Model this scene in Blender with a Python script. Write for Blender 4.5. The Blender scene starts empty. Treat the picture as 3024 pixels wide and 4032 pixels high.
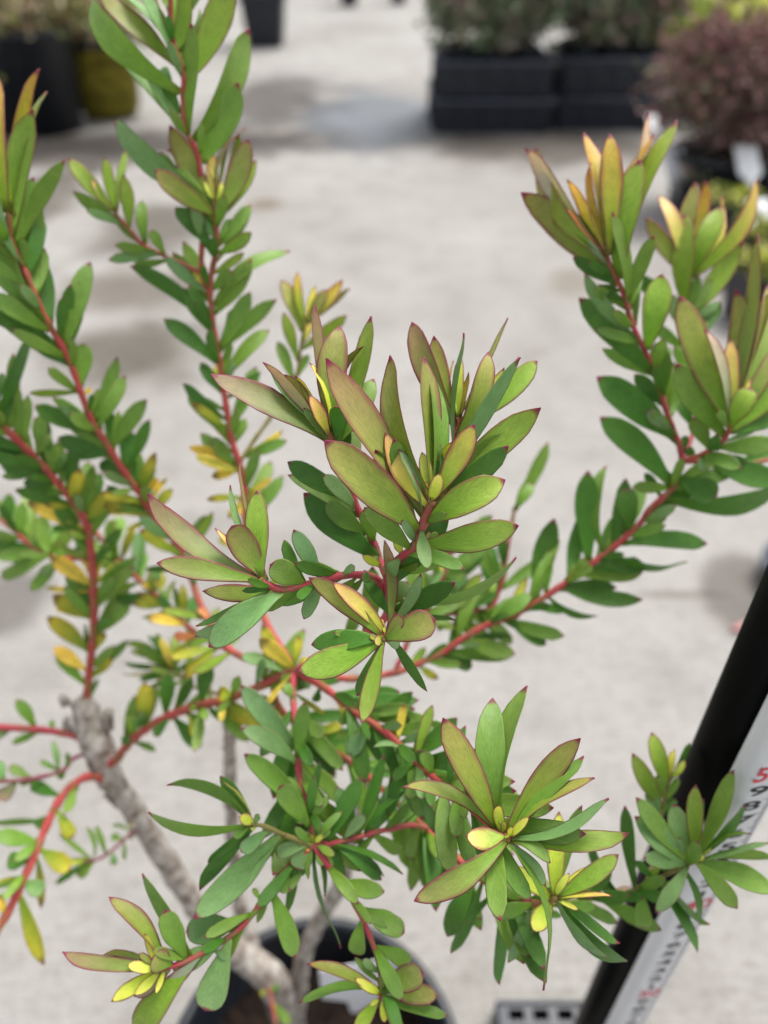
import bpy, bmesh, math, random
import numpy as np
from mathutils import Vector, Matrix

random.seed(7); np.random.seed(7)
scene = bpy.context.scene
C = scene.collection

# ------------------------------------------------------------------ camera
CAM_H, PITCH = 0.75, math.radians(38.7)
F, CX, CY = 3029.5, 1512.0, 2016.0            # photograph pixels (3024 x 4032)
cam = bpy.data.cameras.new("camera")
cam.sensor_fit = 'VERTICAL'; cam.sensor_height = 36.0; cam.sensor_width = 27.0
cam.lens = 36.0 * F / 4032.0
cam.clip_start = 0.01; cam.clip_end = 500
cam.dof.use_dof = True; cam.dof.focus_distance = 0.226; cam.dof.aperture_fstop = 6.2
cam.dof.aperture_blades = 0
cam_o = bpy.data.objects.new("camera", cam); C.objects.link(cam_o)
cam_o.location = (0, 0, CAM_H)
cam_o.rotation_euler = (math.pi / 2 - PITCH, 0, 0)
scene.camera = cam_o

# ------------------------------------------------------------------ light
SUN_EL, SUN_AZ = math.radians(64), math.radians(40)      # azimuth from +Y towards +X
w = bpy.data.worlds.new("World"); scene.world = w; w.use_nodes = True
nt = w.node_tree; nt.nodes.clear()
sky = nt.nodes.new('ShaderNodeTexSky'); sky.sky_type = 'NISHITA'; sky.sun_disc = False
sky.sun_elevation = SUN_EL; sky.sun_rotation = SUN_AZ
sky.air_density = 1.0; sky.dust_density = 3.5; sky.ozone_density = 1.0
hs = nt.nodes.new('ShaderNodeHueSaturation'); hs.inputs['Saturation'].default_value = 0.28
bg = nt.nodes.new('ShaderNodeBackground'); bg.inputs['Strength'].default_value = 0.10
wo = nt.nodes.new('ShaderNodeOutputWorld')
nt.links.new(sky.outputs[0], hs.inputs['Color']); nt.links.new(hs.outputs[0], bg.inputs['Color'])
nt.links.new(bg.outputs[0], wo.inputs['Surface'])
sun = bpy.data.lights.new("sun", 'SUN'); sun.energy = 1.5; sun.angle = math.radians(26)
sun.color = (1.0, 0.965, 0.91)
sun_o = bpy.data.objects.new("sun", sun); C.objects.link(sun_o)
sd = Vector((math.sin(SUN_AZ) * math.cos(SUN_EL), math.cos(SUN_AZ) * math.cos(SUN_EL), math.sin(SUN_EL)))
sun_o.rotation_euler = sd.to_track_quat('Z', 'Y').to_euler(); sun_o.location = (0, 0, 5)
scene.view_settings.view_transform = 'Standard'; scene.view_settings.look = 'None'
scene.view_settings.gamma = 1.0; scene.view_settings.exposure = 1.16
scene.render.resolution_x = 768; scene.render.resolution_y = 1024
scene.render.engine = 'CYCLES'
scene.cycles.max_bounces = 7; scene.cycles.diffuse_bounces = 3; scene.cycles.glossy_bounces = 2; scene.cycles.transmission_bounces = 4

# ------------------------------------------------------------------ pixel helpers
SP, CP = math.sin(PITCH), math.cos(PITCH)
CAMP = Vector((0, 0, CAM_H))
def un(px, py, d):
    """photograph pixel + depth along the view axis -> world point"""
    x = (px - CX) / F * d; yd = (py - CY) / F * d
    return Vector((x, d * CP - yd * SP, CAM_H - d * SP - yd * CP))
def on_floor(px, py, z=0.0):
    t = (py - CY) / F
    d = (CAM_H - z) / (SP + t * CP)
    return un(px, py, d)
Z = 1659 / 1008.0
TILE = {'1': (0, 0), '2': (0, 1008), '3': (1008, 1008), '4': (2016, 400), '5': (2016, 1108), '6': (0, 2016),
        '7': (1008, 2016), '8': (0, 3024), '9': (1008, 3024), 'A': (1512, 2520), 'B': (2016, 2016), 'C': (2016, 3024)}
def tp(t, x, y): o = TILE[t]; return o[0] + x / Z, o[1] + y / Z
def fd(x, y): return on_floor(x / .5486, y / .5486)       # from the 1659-wide view

# ------------------------------------------------------------------ object helpers
def tag(o, label=None, cat=None, group=None, kind=None):
    if label: o['label'] = label
    if cat: o['category'] = cat
    if group: o['group'] = group
    if kind: o['kind'] = kind
    return o
def empty(name, loc, rz=0):
    o = bpy.data.objects.new(name, None); C.objects.link(o); o.location = loc; o.rotation_euler = (0, 0, rz)
    o.empty_display_size = 0.02
    return o
def link(name, me, mat=None, parent=None, loc=(0, 0, 0)):
    o = bpy.data.objects.new(name, me); C.objects.link(o)
    if mat and not me.materials: me.materials.append(mat)
    o.parent = parent; o.location = loc
    return o
def from_bm(name, bm, mat, parent=None, loc=(0, 0, 0), smooth=True, bevel=0):
    me = bpy.data.meshes.new(name)
    bmesh.ops.recalc_face_normals(bm, faces=bm.faces[:])
    bm.to_mesh(me); bm.free()
    if smooth: me.polygons.foreach_set('use_smooth', [True] * len(me.polygons))
    o = link(name, me, mat, parent, loc)
    if bevel:
        m = o.modifiers.new('bevel', 'BEVEL'); m.width = bevel; m.segments = 2; m.limit_method = 'ANGLE'
    return o
def s2l(c):
    return tuple(((v / 255) / 12.92 if v / 255 <= .04045 else ((v / 255 + .055) / 1.055) ** 2.4) for v in c)

# ------------------------------------------------------------------ materials
def mat(name):
    m = bpy.data.materials.new(name); m.use_nodes = True
    n = m.node_tree.nodes; n.clear()
    out = n.new('ShaderNodeOutputMaterial'); b = n.new('ShaderNodeBsdfPrincipled')
    m.node_tree.links.new(b.outputs[0], out.inputs[0])
    return m, n, m.node_tree.links, b, out
def noise(n, l, vec, scale, detail=4, rough=.55):
    t = n.new('ShaderNodeTexNoise'); t.inputs['Scale'].default_value = scale
    t.inputs['Detail'].default_value = detail; t.inputs['Roughness'].default_value = rough
    if vec is not None: l.new(vec, t.inputs['Vector'])
    return t.outputs['Fac']
def ramp(n, l, fac, stops):
    r = n.new('ShaderNodeValToRGB'); e = r.color_ramp.elements
    while len(e) > 1: e.remove(e[-1])
    e[0].position = stops[0][0]; e[0].color = (*stops[0][1], 1)
    for p, c in stops[1:]:
        k = e.new(p); k.color = (*c, 1)
    l.new(fac, r.inputs[0]); return r.outputs['Color']
def mathn(n, l, op, a, b=None, clamp=False):
    t = n.new('ShaderNodeMath'); t.operation = op; t.use_clamp = clamp
    for i, v in enumerate((a, b)):
        if v is None: continue
        if isinstance(v, (int, float)): t.inputs[i].default_value = v
        else: l.new(v, t.inputs[i])
    return t.outputs[0]
def mix(n, l, fac, a, b, mode='MIX'):
    t = n.new('ShaderNodeMix'); t.data_type = 'RGBA'; t.blend_type = mode
    for i, v in ((0, fac), (6, a), (7, b)):
        if isinstance(v, (int, float)): t.inputs[i].default_value = v
        elif isinstance(v, tuple): t.inputs[i].default_value = (*v, 1)
        else: l.new(v, t.inputs[i])
    return t.outputs[2]
def bump(n, l, b, h, strength, dist):
    t = n.new('ShaderNodeBump'); t.inputs['Strength'].default_value = strength; t.inputs['Distance'].default_value = dist
    l.new(h, t.inputs['Height']); l.new(t.outputs[0], b.inputs['Normal'])
def texco(n, out='Object'): return n.new('ShaderNodeTexCoord').outputs[out]
def geo_pos(n): return n.new('ShaderNodeNewGeometry').outputs['Position']
def attr(n, name, out='Color'):
    a = n.new('ShaderNodeAttribute'); a.attribute_name = name; return a.outputs[out]
def vscale(n, l, v, s):
    m = n.new('ShaderNodeMapping'); m.inputs['Scale'].default_value = s; l.new(v, m.inputs['Vector']); return m.outputs[0]

def leaf_material():
    m, n, l, b, out = mat("leaf")
    col = attr(n, 'pigment'); edge = attr(n, 'edge', 'Fac'); red = attr(n, 'red', 'Fac')
    uv = attr(n, 'luv', 'Vector'); pos = geo_pos(n)
    # long faint veins and cloudy pigment
    v = noise(n, l, vscale(n, l, uv, (3.5, 17, 9)), 1.0, 4, .6)
    c1 = noise(n, l, pos, 260, 3)
    var = ramp(n, l, v, [(.3, (.70, .75, .66)), (.5, (1, 1, 1)), (.70, (1.28, 1.22, 1.28))])
    col = mix(n, l, .75, col, var, 'MULTIPLY')
    cl = ramp(n, l, c1, [(.32, (.86, .90, .84)), (.65, (1.07, 1.05, 1.06))])
    col = mix(n, l, .8, col, cl, 'MULTIPLY')
    speck = ramp(n, l, noise(n, l, pos, 900, 2, .5), [(.70, (0, 0, 0)), (.76, (1, 1, 1))])
    patch = ramp(n, l, noise(n, l, pos, 70, 2), [(.60, (0, 0, 0)), (.70, (1, 1, 1))])
    sp = mix(n, l, 1.0, speck, patch, 'MULTIPLY')
    spf = mathn(n, l, 'MULTIPLY', sp, .65)
    col = mix(n, l, spf, col, (.05, .05, .02))
    # crimson margin and callus tip
    soft = mathn(n, l, 'MULTIPLY', edge, mathn(n, l, 'ADD', .45, mathn(n, l, 'MULTIPLY', noise(n, l, pos, 210, 3), 1.05)))
    msk = ramp(n, l, soft, [(.16, (0, 0, 0)), (.45, (.55, .55, .55)), (.85, (1, 1, 1))])
    crim = mix(n, l, noise(n, l, pos, 500, 2), (.23, .018, .062), (.40, .045, .125))
    col = mix(n, l, msk, col, crim)
    l.new(col, b.inputs['Base Color'])
    b.inputs['Roughness'].default_value = .40; b.inputs['Specular IOR Level'].default_value = .42
    b.inputs['Sheen Weight'].default_value = .03; b.inputs['Sheen Roughness'].default_value = .45
    b.inputs['Sheen Tint'].default_value = (.85, .95, 1, 1)
    bump(n, l, b, v, .22, .0008)
    tr = n.new('ShaderNodeBsdfTranslucent')
    tc = mix(n, l, 1.0, col, (1.35, 1.3, .5), 'MULTIPLY'); l.new(tc, tr.inputs['Color'])
    mx = n.new('ShaderNodeMixShader'); mx.inputs[0].default_value = .36
    l.new(b.outputs[0], mx.inputs[1]); l.new(tr.outputs[0], mx.inputs[2]); l.new(mx.outputs[0], out.inputs[0])
    return m
def stem_material():
    m, n, l, b, out = mat("red_stem")
    pos = geo_pos(n); col = attr(n, 'pigment')
    a = noise(n, l, vscale(n, l, attr(n, 'luv', 'Vector'), (90, 9, 1)), 1, 3)
    v = ramp(n, l, a, [(.3, (.62, .6, .6)), (.55, (1, 1, 1)), (.75, (1.35, 1.3, 1.25))])
    c = mix(n, l, .8, col, v, 'MULTIPLY')
    k = ramp(n, l, noise(n, l, pos, 480, 3), [(.60, (0, 0, 0)), (.72, (1, 1, 1))])
    c = mix(n, l, mathn(n, l, 'MULTIPLY', k, .5), c, (.28, .23, .14))
    g2 = ramp(n, l, noise(n, l, pos, 120, 3), [(.52, (0, 0, 0)), (.66, (1, 1, 1))])
    c = mix(n, l, mathn(n, l, 'MULTIPLY', g2, .45), c, (.20, .20, .06))
    g3 = ramp(n, l, noise(n, l, vscale(n, l, pos, (1, 1, 1.6)), 190, 2), [(.60, (0, 0, 0)), (.68, (1, 1, 1))])
    c = mix(n, l, mathn(n, l, 'MULTIPLY', g3, .55), c, (.13, .045, .03))
    l.new(c, b.inputs['Base Color']); b.inputs['Roughness'].default_value = .55
    b.inputs['Subsurface Weight'].default_value = .08; b.inputs['Subsurface Radius'].default_value = (.003, .001, .001)
    bump(n, l, b, a, .5, .0006)
    return m
def bark_material():
    m, n, l, b, out = mat("grey_bark")
    pos = geo_pos(n)
    a = noise(n, l, pos, 130, 6, .65); f = noise(n, l, pos, 620, 4)
    c = ramp(n, l, a, [(.32, (.10, .066, .046)), (.42, (.27, .22, .18)), (.52, (.42, .375, .33)), (.66, (.62, .58, .53))])
    d = ramp(n, l, f, [(.35, (.70, .68, .65)), (.6, (1.1, 1.1, 1.1))])
    c = mix(n, l, .8, c, d, 'MULTIPLY')
    lc = ramp(n, l, noise(n, l, pos, 75, 2), [(.62, (0, 0, 0)), (.70, (1, 1, 1))])
    c = mix(n, l, mathn(n, l, 'MULTIPLY', lc, .7), c, (.14, .075, .04))
    l.new(c, b.inputs['Base Color']); b.inputs['Roughness'].default_value = .85
    bump(n, l, b, mathn(n, l, 'ADD', a, mathn(n, l, 'MULTIPLY', f, .4)), .9, .0022)
    return m
def plain(name, c, rough=.6, spec=.5, var=.25, scale=20, bumps=0.0):
    m, n, l, b, out = mat(name)
    f = noise(n, l, geo_pos(n), scale, 5)
    lo = tuple(x * (1 - var) for x in c); hi = tuple(min(1, x * (1 + var)) for x in c)
    l.new(ramp(n, l, f, [(.3, lo), (.7, hi)]), b.inputs['Base Color'])
    b.inputs['Roughness'].default_value = rough; b.inputs['Specular IOR Level'].default_value = spec
    if bumps: bump(n, l, b, f, .4, bumps)
    return m
def foliage_material(name, rough=.55):
    m, n, l, b, out = mat(name)
    c = attr(n, 'pigment')
    v = ramp(n, l, noise(n, l, geo_pos(n), 30, 3), [(.3, (.75, .75, .75)), (.7, (1.2, 1.2, 1.2))])
    c = mix(n, l, 1.0, c, v, 'MULTIPLY'); l.new(c, b.inputs['Base Color']); b.inputs['Roughness'].default_value = rough
    tr = n.new('ShaderNodeBsdfTranslucent'); l.new(c, tr.inputs['Color'])
    mx = n.new('ShaderNodeMixShader'); mx.inputs[0].default_value = .2
    l.new(b.outputs[0], mx.inputs[1]); l.new(tr.outputs[0], mx.inputs[2]); l.new(mx.outputs[0], out.inputs[0])
    return m
M_LEAF = leaf_material(); M_STEM = stem_material(); M_BARK = bark_material()
M_BLACKP = plain("black_plastic", (.014, .017, .024), .5, .45, .35, 60)
M_POT = plain("pot_plastic", (.013, .016, .022), .42, .5, .35, 50, .0004)
M_CRATE = plain("crate_plastic", (.026, .031, .044), .45, .5, .3, 40)
M_RIM_LIT = plain("crate_rim_highlight", (.05, .057, .075), .4, .5, .2, 40)  # crate plastic lightened so that its colour carries the rim's highlight
M_POLE = plain("pole_paint", (.0010, .0010, .0012), .38, .10, .25, 90)
M_TAG = plain("white_tag", (.85, .86, .88), .5, .4, .04, 30)
M_PVC = plain("white_pvc", (.70, .71, .735), .35, .45, .03, 30)
M_INK = plain("black_ink", (.012, .012, .013), .5, .3, .2, 200)
M_RED = plain("red_ink", (.62, .045, .075), .5, .3, .25, 200)
M_SOIL = plain("potting_soil", (.016, .010, .007), .95, .2, .7, 160, .006)
M_TWIG = plain("brown_twig", (.16, .12, .085), .8, .2, .35, 60)
M_FOL = foliage_material("bush_leaf")
M_MOSS = plain("mossy_side", (.15, .125, .015), .9, .2, .75, 26, .004)
M_CORAL = plain("coral_petal", (.62, .22, .14), .6, .3, .15, 60)
M_PINK = plain("pink_petal", (.48, .24, .23), .7, .3, .15, 60)

def concrete_material():
    m, n, l, b, out = mat("concrete")
    pos = geo_pos(n)
    big = noise(n, l, pos, 1.3, 5, .55); mid = noise(n, l, pos, 9, 5, .6); fine = noise(n, l, pos, 90, 5, .7)
    brush = noise(n, l, vscale(n, l, pos, (22, 260, 1)), 1.0, 5, .65)
    grit = noise(n, l, pos, 420, 3, .6)
    c = ramp(n, l, big, [(.30, (.255, .242, .222)), (.5, (.312, .300, .280)), (.7, (.350, .340, .322))])
    c = mix(n, l, .75, c, ramp(n, l, mid, [(.3, (.76, .75, .73)), (.5, (1, 1, 1)), (.7, (1.10, 1.10, 1.11))]), 'MULTIPLY')
    c = mix(n, l, .75, c, ramp(n, l, fine, [(.3, (.70, .69, .67)), (.52, (1, 1, 1)), (.72, (1.08, 1.08, 1.08))]), 'MULTIPLY')
    c = mix(n, l, .7, c, ramp(n, l, brush, [(.34, (.74, .73, .71)), (.5, (1, 1, 1)), (.7, (1.08, 1.08, 1.08))]), 'MULTIPLY')
    c = mix(n, l, .8, c, ramp(n, l, grit, [(.30, (.50, .47, .43)), (.46, (1, 1, 1)), (.7, (1.12, 1.12, 1.12))]), 'MULTIPLY')
    # stains, wet patches and painted shade on this floor: (centre, radii, colour, strength, gloss)
    stains = STAINS_AND_SHADE
    wet = None
    nx = n.new('ShaderNodeTexNoise'); nx.inputs['Scale'].default_value = 4.5; nx.inputs['Detail'].default_value = 4
    l.new(pos, nx.inputs['Vector'])
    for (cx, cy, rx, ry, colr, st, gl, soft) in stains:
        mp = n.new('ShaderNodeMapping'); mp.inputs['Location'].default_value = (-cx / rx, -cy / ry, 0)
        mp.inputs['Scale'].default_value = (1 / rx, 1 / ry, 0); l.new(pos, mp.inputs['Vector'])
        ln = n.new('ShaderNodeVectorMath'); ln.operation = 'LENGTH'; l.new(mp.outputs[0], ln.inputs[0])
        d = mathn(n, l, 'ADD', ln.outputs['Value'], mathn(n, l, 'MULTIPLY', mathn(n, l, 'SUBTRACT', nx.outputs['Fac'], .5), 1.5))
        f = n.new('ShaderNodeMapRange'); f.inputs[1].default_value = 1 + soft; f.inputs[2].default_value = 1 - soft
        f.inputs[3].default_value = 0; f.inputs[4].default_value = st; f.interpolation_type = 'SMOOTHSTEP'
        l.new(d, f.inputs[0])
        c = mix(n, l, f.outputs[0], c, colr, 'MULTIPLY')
        if gl:
            g = mathn(n, l, 'MULTIPLY', f.outputs[0], gl)
            wet = g if wet is None else mathn(n, l, 'MAXIMUM', wet, g)
    l.new(c, b.inputs['Base Color'])
    r = mathn(n, l, 'SUBTRACT', .85, mathn(n, l, 'MULTIPLY', wet, .6)); l.new(r, b.inputs['Roughness'])
    h = mathn(n, l, 'ADD', mathn(n, l, 'ADD', brush, mathn(n, l, 'MULTIPLY', fine, .7)), mathn(n, l, 'MULTIPLY', grit, .5))
    bump(n, l, b, h, .35, .0016)
    return m
def stain(x, y, rxpx, rypx, colr, st, gl=0, soft=.35):  # soft floor ellipse, used for stains and for painted shade
    a = fd(x, y); bx = fd(x + rxpx, y); t = fd(x, y - rypx); u = fd(x, y + rypx)
    return (a.x, a.y, abs(bx.x - a.x), abs(t.y - u.y) / 2, colr, st, gl, soft)
BR = (.52, .46, .40)
STAINS_AND_SHADE = [
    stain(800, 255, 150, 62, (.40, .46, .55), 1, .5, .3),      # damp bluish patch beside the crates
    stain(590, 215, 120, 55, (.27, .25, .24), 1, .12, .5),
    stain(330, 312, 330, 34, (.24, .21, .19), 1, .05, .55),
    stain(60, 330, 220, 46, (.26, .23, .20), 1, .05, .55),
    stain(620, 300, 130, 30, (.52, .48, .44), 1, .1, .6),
    stain(1190, 316, 300, 34, (.30, .27, .24), 1, .1, .55),  # foot of the crates: shadow painted into the floor along with damp
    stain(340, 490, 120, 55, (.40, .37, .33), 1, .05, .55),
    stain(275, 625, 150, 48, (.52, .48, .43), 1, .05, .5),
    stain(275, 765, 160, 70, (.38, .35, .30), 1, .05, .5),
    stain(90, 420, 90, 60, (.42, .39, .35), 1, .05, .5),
    stain(1240, 610, 50, 34, (.74, .69, .62), .9, 0, .5),
    stain(575, 441, 34, 12, (.60, .50, .40), 1, 0, .5),
    stain(20, 1300, 90, 68, (.44, .42, .40), .9, .1, .4),  # grey patch at the left edge: painted shadow mixed with damp
    stain(1625, 1300, 95, 95, (.46, .43, .41), .95, .25, .28),
    stain(1460, 1284, 90, 9, (.55, .52, .49), .9, .1, .5),
    stain(600, 1230, 260, 90, (.86, .85, .84), .8, 0, .6),
]
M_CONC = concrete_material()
# ================================================================== the floor
def make_floor():
    bm = bmesh.new()
    bmesh.ops.create_grid(bm, x_segments=1, y_segments=1, size=60)
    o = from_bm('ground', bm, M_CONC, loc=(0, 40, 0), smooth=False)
    tag(o, 'pale grey broom-finished concrete floor with damp stains', kind='structure')
make_floor()

# ================================================================== generic builders
def tube(bm, pts, rads, seg=10, cap=True, attrs=None):
    """tube along a polyline with one radius per point"""
    pts = [Vector(p) for p in pts]; rings = []
    up = Vector((.31, .17, .93)).normalized()
    prev = None
    for i, p in enumerate(pts):
        t = (pts[min(i + 1, len(pts) - 1)] - pts[max(i - 1, 0)])
        t = t.normalized() if t.length > 1e-9 else Vector((0, 0, 1))
        if prev is None: x = t.orthogonal().normalized()
        else: x = (prev - t * prev.dot(t)); x = x.normalized() if x.length > 1e-6 else t.orthogonal().normalized()
        prev = x; y = t.cross(x)
        rings.append([bm.verts.new(p + (x * math.cos(a) + y * math.sin(a)) * rads[i]) for a in [2 * math.pi * k / seg for k in range(seg)]])
    for a, b in zip(rings[:-1], rings[1:]):
        for k in range(seg): bm.faces.new((a[k], a[(k + 1) % seg], b[(k + 1) % seg], b[k]))
    if cap:
        bm.faces.new(rings[0][::-1]); bm.faces.new(rings[-1])
    return rings
def lathe(bm, prof, seg=40, cx=0, cy=0):
    rings = [[bm.verts.new((cx + r * math.cos(2 * math.pi * k / seg), cy + r * math.sin(2 * math.pi * k / seg), z)) for k in range(seg)] for r, z in prof]
    for a, b in zip(rings[:-1], rings[1:]):
        for k in range(seg): bm.faces.new((a[k], a[(k + 1) % seg], b[(k + 1) % seg], b[k]))
    return rings
def box(bm, x0, x1, y0, y1, z0, z1, tx=0, ty=0):
    """box; tx/ty widen the top"""
    v = [bm.verts.new(p) for p in ((x0, y0, z0), (x1, y0, z0), (x1, y1, z0), (x0, y1, z0),
                                   (x0 - tx, y0 - ty, z1), (x1 + tx, y0 - ty, z1), (x1 + tx, y1 + ty, z1), (x0 - tx, y1 + ty, z1))]
    for f in ((3, 2, 1, 0), (4, 5, 6, 7), (0, 1, 5, 4), (1, 2, 6, 5), (2, 3, 7, 6), (3, 0, 4, 7)):
        bm.faces.new([v[i] for i in f])

def crown_mesh(name, n, rad, leaf, cols, seed, squash=.8, clumps=26, shell=.45, droop=0):
    """foliage: many small folded leaves gathered in uneven clumps; one mesh with a pigment attribute"""
    rng = np.random.default_rng(seed)
    cc = rng.normal(size=(clumps, 3)); cc /= np.linalg.norm(cc, axis=1)[:, None]
    cc *= (shell + (1 - shell) * rng.random((clumps, 1))) * np.array(rad); cr = rng.uniform(.22, .42, clumps)
    ctone = rng.uniform(.7, 1.25, clumps); ccol = rng.integers(0, len(cols), clumps)
    V, Fc, P = [], [], []
    for i in range(n):
        k = rng.integers(clumps)
        p = cc[k] + rng.normal(size=3) * cr[k] * np.array(rad) * .75
        d = rng.normal(size=3) + p / np.array(rad) * .8; d[2] += .25; d /= np.linalg.norm(d)
        s = np.cross(d, rng.normal(size=3)); s /= np.linalg.norm(s); nn = np.cross(d, s)
        L = leaf * rng.uniform(.6, 1.3); W = L * rng.uniform(.28, .42)
        b = len(V)
        V += [p, p + d * L * .5 + s * W + nn * W * .25, p + d * L, p + d * L * .5 - s * W + nn * W * .25]
        Fc += [(b, b + 1, b + 2), (b, b + 2, b + 3)]
        ci = ccol[k] if rng.random() < .7 else rng.integers(len(cols))
        c = np.array(s2l(cols[ci])) * 1.2 * ctone[k] * rng.uniform(.75, 1.25)
        P += [(*c, 1)] * 4
    me = bpy.data.meshes.new(name); me.from_pydata([tuple(v) for v in V], [], Fc)
    a = me.attributes.new('pigment', 'FLOAT_COLOR', 'POINT'); a.data.foreach_set('color', np.array(P, dtype=np.float32).ravel())
    me.materials.append(M_FOL)
    return me
def bush(name, label, cat, loc, rad, h0, n, leaf, cols, seed, stems=5, group=None, clumps=26, base=None):
    """shrub: base on its soil at loc; crown centre h0 above it"""
    r = empty(name, loc); tag(r, label, cat, group)
    rng = random.Random(seed)
    bm = bmesh.new()
    for k in range(stems):
        a = rng.uniform(0, 6.28); e = rng.uniform(.25, .7)
        q = Vector((math.cos(a) * rad[0] * e, math.sin(a) * rad[1] * e, h0 + rng.uniform(-.2, .5) * rad[2]))
        b = Vector((math.cos(a) * .012, math.sin(a) * .012, -.01))
        m1 = b.lerp(q, .5) + Vector((rng.uniform(-.02, .02), rng.uniform(-.02, .02), .02))
        tube(bm, [b, m1, q], [.006, .004, .0018], 6)
        for j in range(3):
            s = b.lerp(q, rng.uniform(.4, .8)); a2 = rng.uniform(0, 6.28)
            tube(bm, [s, s + Vector((math.cos(a2) * rad[0] * .4, math.sin(a2) * rad[1] * .4, rad[2] * rng.uniform(.1, .5)))], [.003, .001], 5)
    from_bm('stem', bm, M_TWIG, r)
    link('crown', crown_mesh('crown', n, rad, leaf, cols, seed, clumps=clumps), None, r, (0, 0, h0))
    return r
def pot_parts(root, r_top, h, soil=True, r_bot=None, rim=.010, mat_=None, sl=.87):
    rb = r_bot or r_top * .8; bm = bmesh.new(); t = .0025
    prof = [(.001, .004), (rb, 0.0), (rb + (r_top - rb) * .9, h - rim * 2.2), (r_top, h - rim * 2.0), (r_top + .003, h - rim), (r_top + .003, h - .002), (r_top + .001, h),
            (r_top - t * 1.5, h), (r_top - t * 2, h - .004), (rb - t, .012), (.001, .012)]
    lathe(bm, prof, 40)
    from_bm('pot_wall', bm, mat_ or M_POT, root)
    if soil:
        bm = bmesh.new(); rng = random.Random(int(r_top * 1e4))
        rs = rb + (r_top - rb) * .85 - .004
        bmesh.ops.create_circle(bm, cap_ends=True, cap_tris=True, segments=32, radius=rs)
        bmesh.ops.subdivide_edges(bm, edges=bm.edges[:], cuts=5, use_grid_fill=True)
        for v in bm.verts: v.co.z += rng.uniform(-.004, .004)
        from_bm('soil', bm, M_SOIL, root, (0, 0, h * sl))
def potted(label_pot, loc, r_top, h, group=None, name='plant_pot', mat_=None, sl=.87):
    p = empty(name, loc); tag(p, label_pot, 'pot', group); pot_parts(p, r_top, h, mat_=mat_, sl=sl); return p
def plant_tag(label, loc, rz, tilt, w_, h_, group=None):
    bm = bmesh.new(); c = [(-w_ / 2, h_), (w_ / 2, h_), (w_ / 2, h_ * .10), (w_ * .2, -.004), (w_ * .12, -.03), (-w_ * .12, -.03), (-w_ * .2, -.004), (-w_ / 2, h_ * .10)]
    f = [bm.verts.new((x, -.0004, z)) for x, z in c]; g = [bm.verts.new((x, .0004, z)) for x, z in c]
    bm.faces.new(f); bm.faces.new(g[::-1])
    for i in range(8): bm.faces.new((f[i], g[i], g[(i + 1) % 8], f[(i + 1) % 8]))
    o = from_bm('plant_label', bm, M_TAG, None, loc, smooth=False); o.rotation_euler = (tilt, 0, rz)
    return tag(o, label, 'label', group)
def crate(label, loc, sx, sy, h, rz=0, group=None):
    """nursery crate: floor, four ribbed walls leaning out, rolled rim"""
    r = empty('plastic_crate', loc, rz); tag(r, label, 'crate', group)
    t = .004; fl = .018
    bm = bmesh.new(); box(bm, -sx / 2, sx / 2, -sy / 2, sy / 2, .002, .008); from_bm('crate_floor', bm, M_CRATE, r, smooth=False)
    def wall(L):
        bm = bmesh.new()
        nr = 6; zs = [.0 + h * k / nr for k in range(nr + 1)]
        for k in range(nr):
            z0, z1 = zs[k], zs[k + 1]
            o0, o1 = fl * z0 / h, fl * z1 / h
            v = []
            for (zz, oo) in ((z0 + .001, o0), (z1 - h * .045, o1)):     # proud slat with a groove above it
                v.append([bm.verts.new((x * (1 + 2 * oo / L), -oo - q, zz)) for x, q in ((-L / 2, .003), (L / 2, .003), (L / 2, -t), (-L / 2, -t))])
            a, b = v
            for i in range(4): bm.faces.new((a[i], a[(i + 1) % 4], b[(i + 1) % 4], b[i]))
            bm.faces.new(a[::-1]); bm.faces.new(b)
        box(bm, -L / 2, L / 2, 0, t, .0, h - .001)
        for x in (-.46, -.23, 0, .23, .46): box(bm, x * L - .004, x * L + .004, -fl - .0045 + .004, .001, .002, h - .002)
        return bm
    for k, (L, D) in enumerate(((sx, sy), (sy, sx), (sx, sy), (sy, sx))):
        o = from_bm('wall_panel', wall(L), M_CRATE, r, smooth=False)
        a = k * math.pi / 2; o.rotation_euler = (0, 0, a); o.location = (math.sin(a) * D / 2, -math.cos(a) * D / 2, 0)
    bm = bmesh.new(); X, Y = sx / 2 + fl, sy / 2 + fl
    pts = [(-X, -Y), (X, -Y), (X, Y), (-X, Y)]
    for i in range(4):
        a, b = pts[i], pts[(i + 1) % 4]
        tube(bm, [(*a, h), (*b, h)], [.009, .009], 8)
    from_bm('rim', bm, M_RIM_LIT, r)
    return r

# ================================================================== background nursery stock
def px_size(px, p):                       # metres spanned by px view pixels at world point p
    d = p.y * CP + (CAM_H - p.z) * SP
    return px / 1662.0 * d
GREY = [(134, 146, 116), (112, 128, 96), (156, 144, 130), (164, 142, 132), (92, 108, 76)]
PURP = [(124, 92, 88), (104, 84, 74), (148, 112, 110), (94, 90, 66), (134, 98, 94)]
YEL = [(186, 190, 80), (164, 176, 72), (200, 200, 112), (136, 152, 66)]
MIX = [(134, 142, 66), (160, 150, 118), (182, 182, 128), (110, 122, 54), (150, 122, 98)]
OLV = [(150, 140, 30), (120, 110, 30), (170, 150, 40), (96, 96, 34)]

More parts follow.
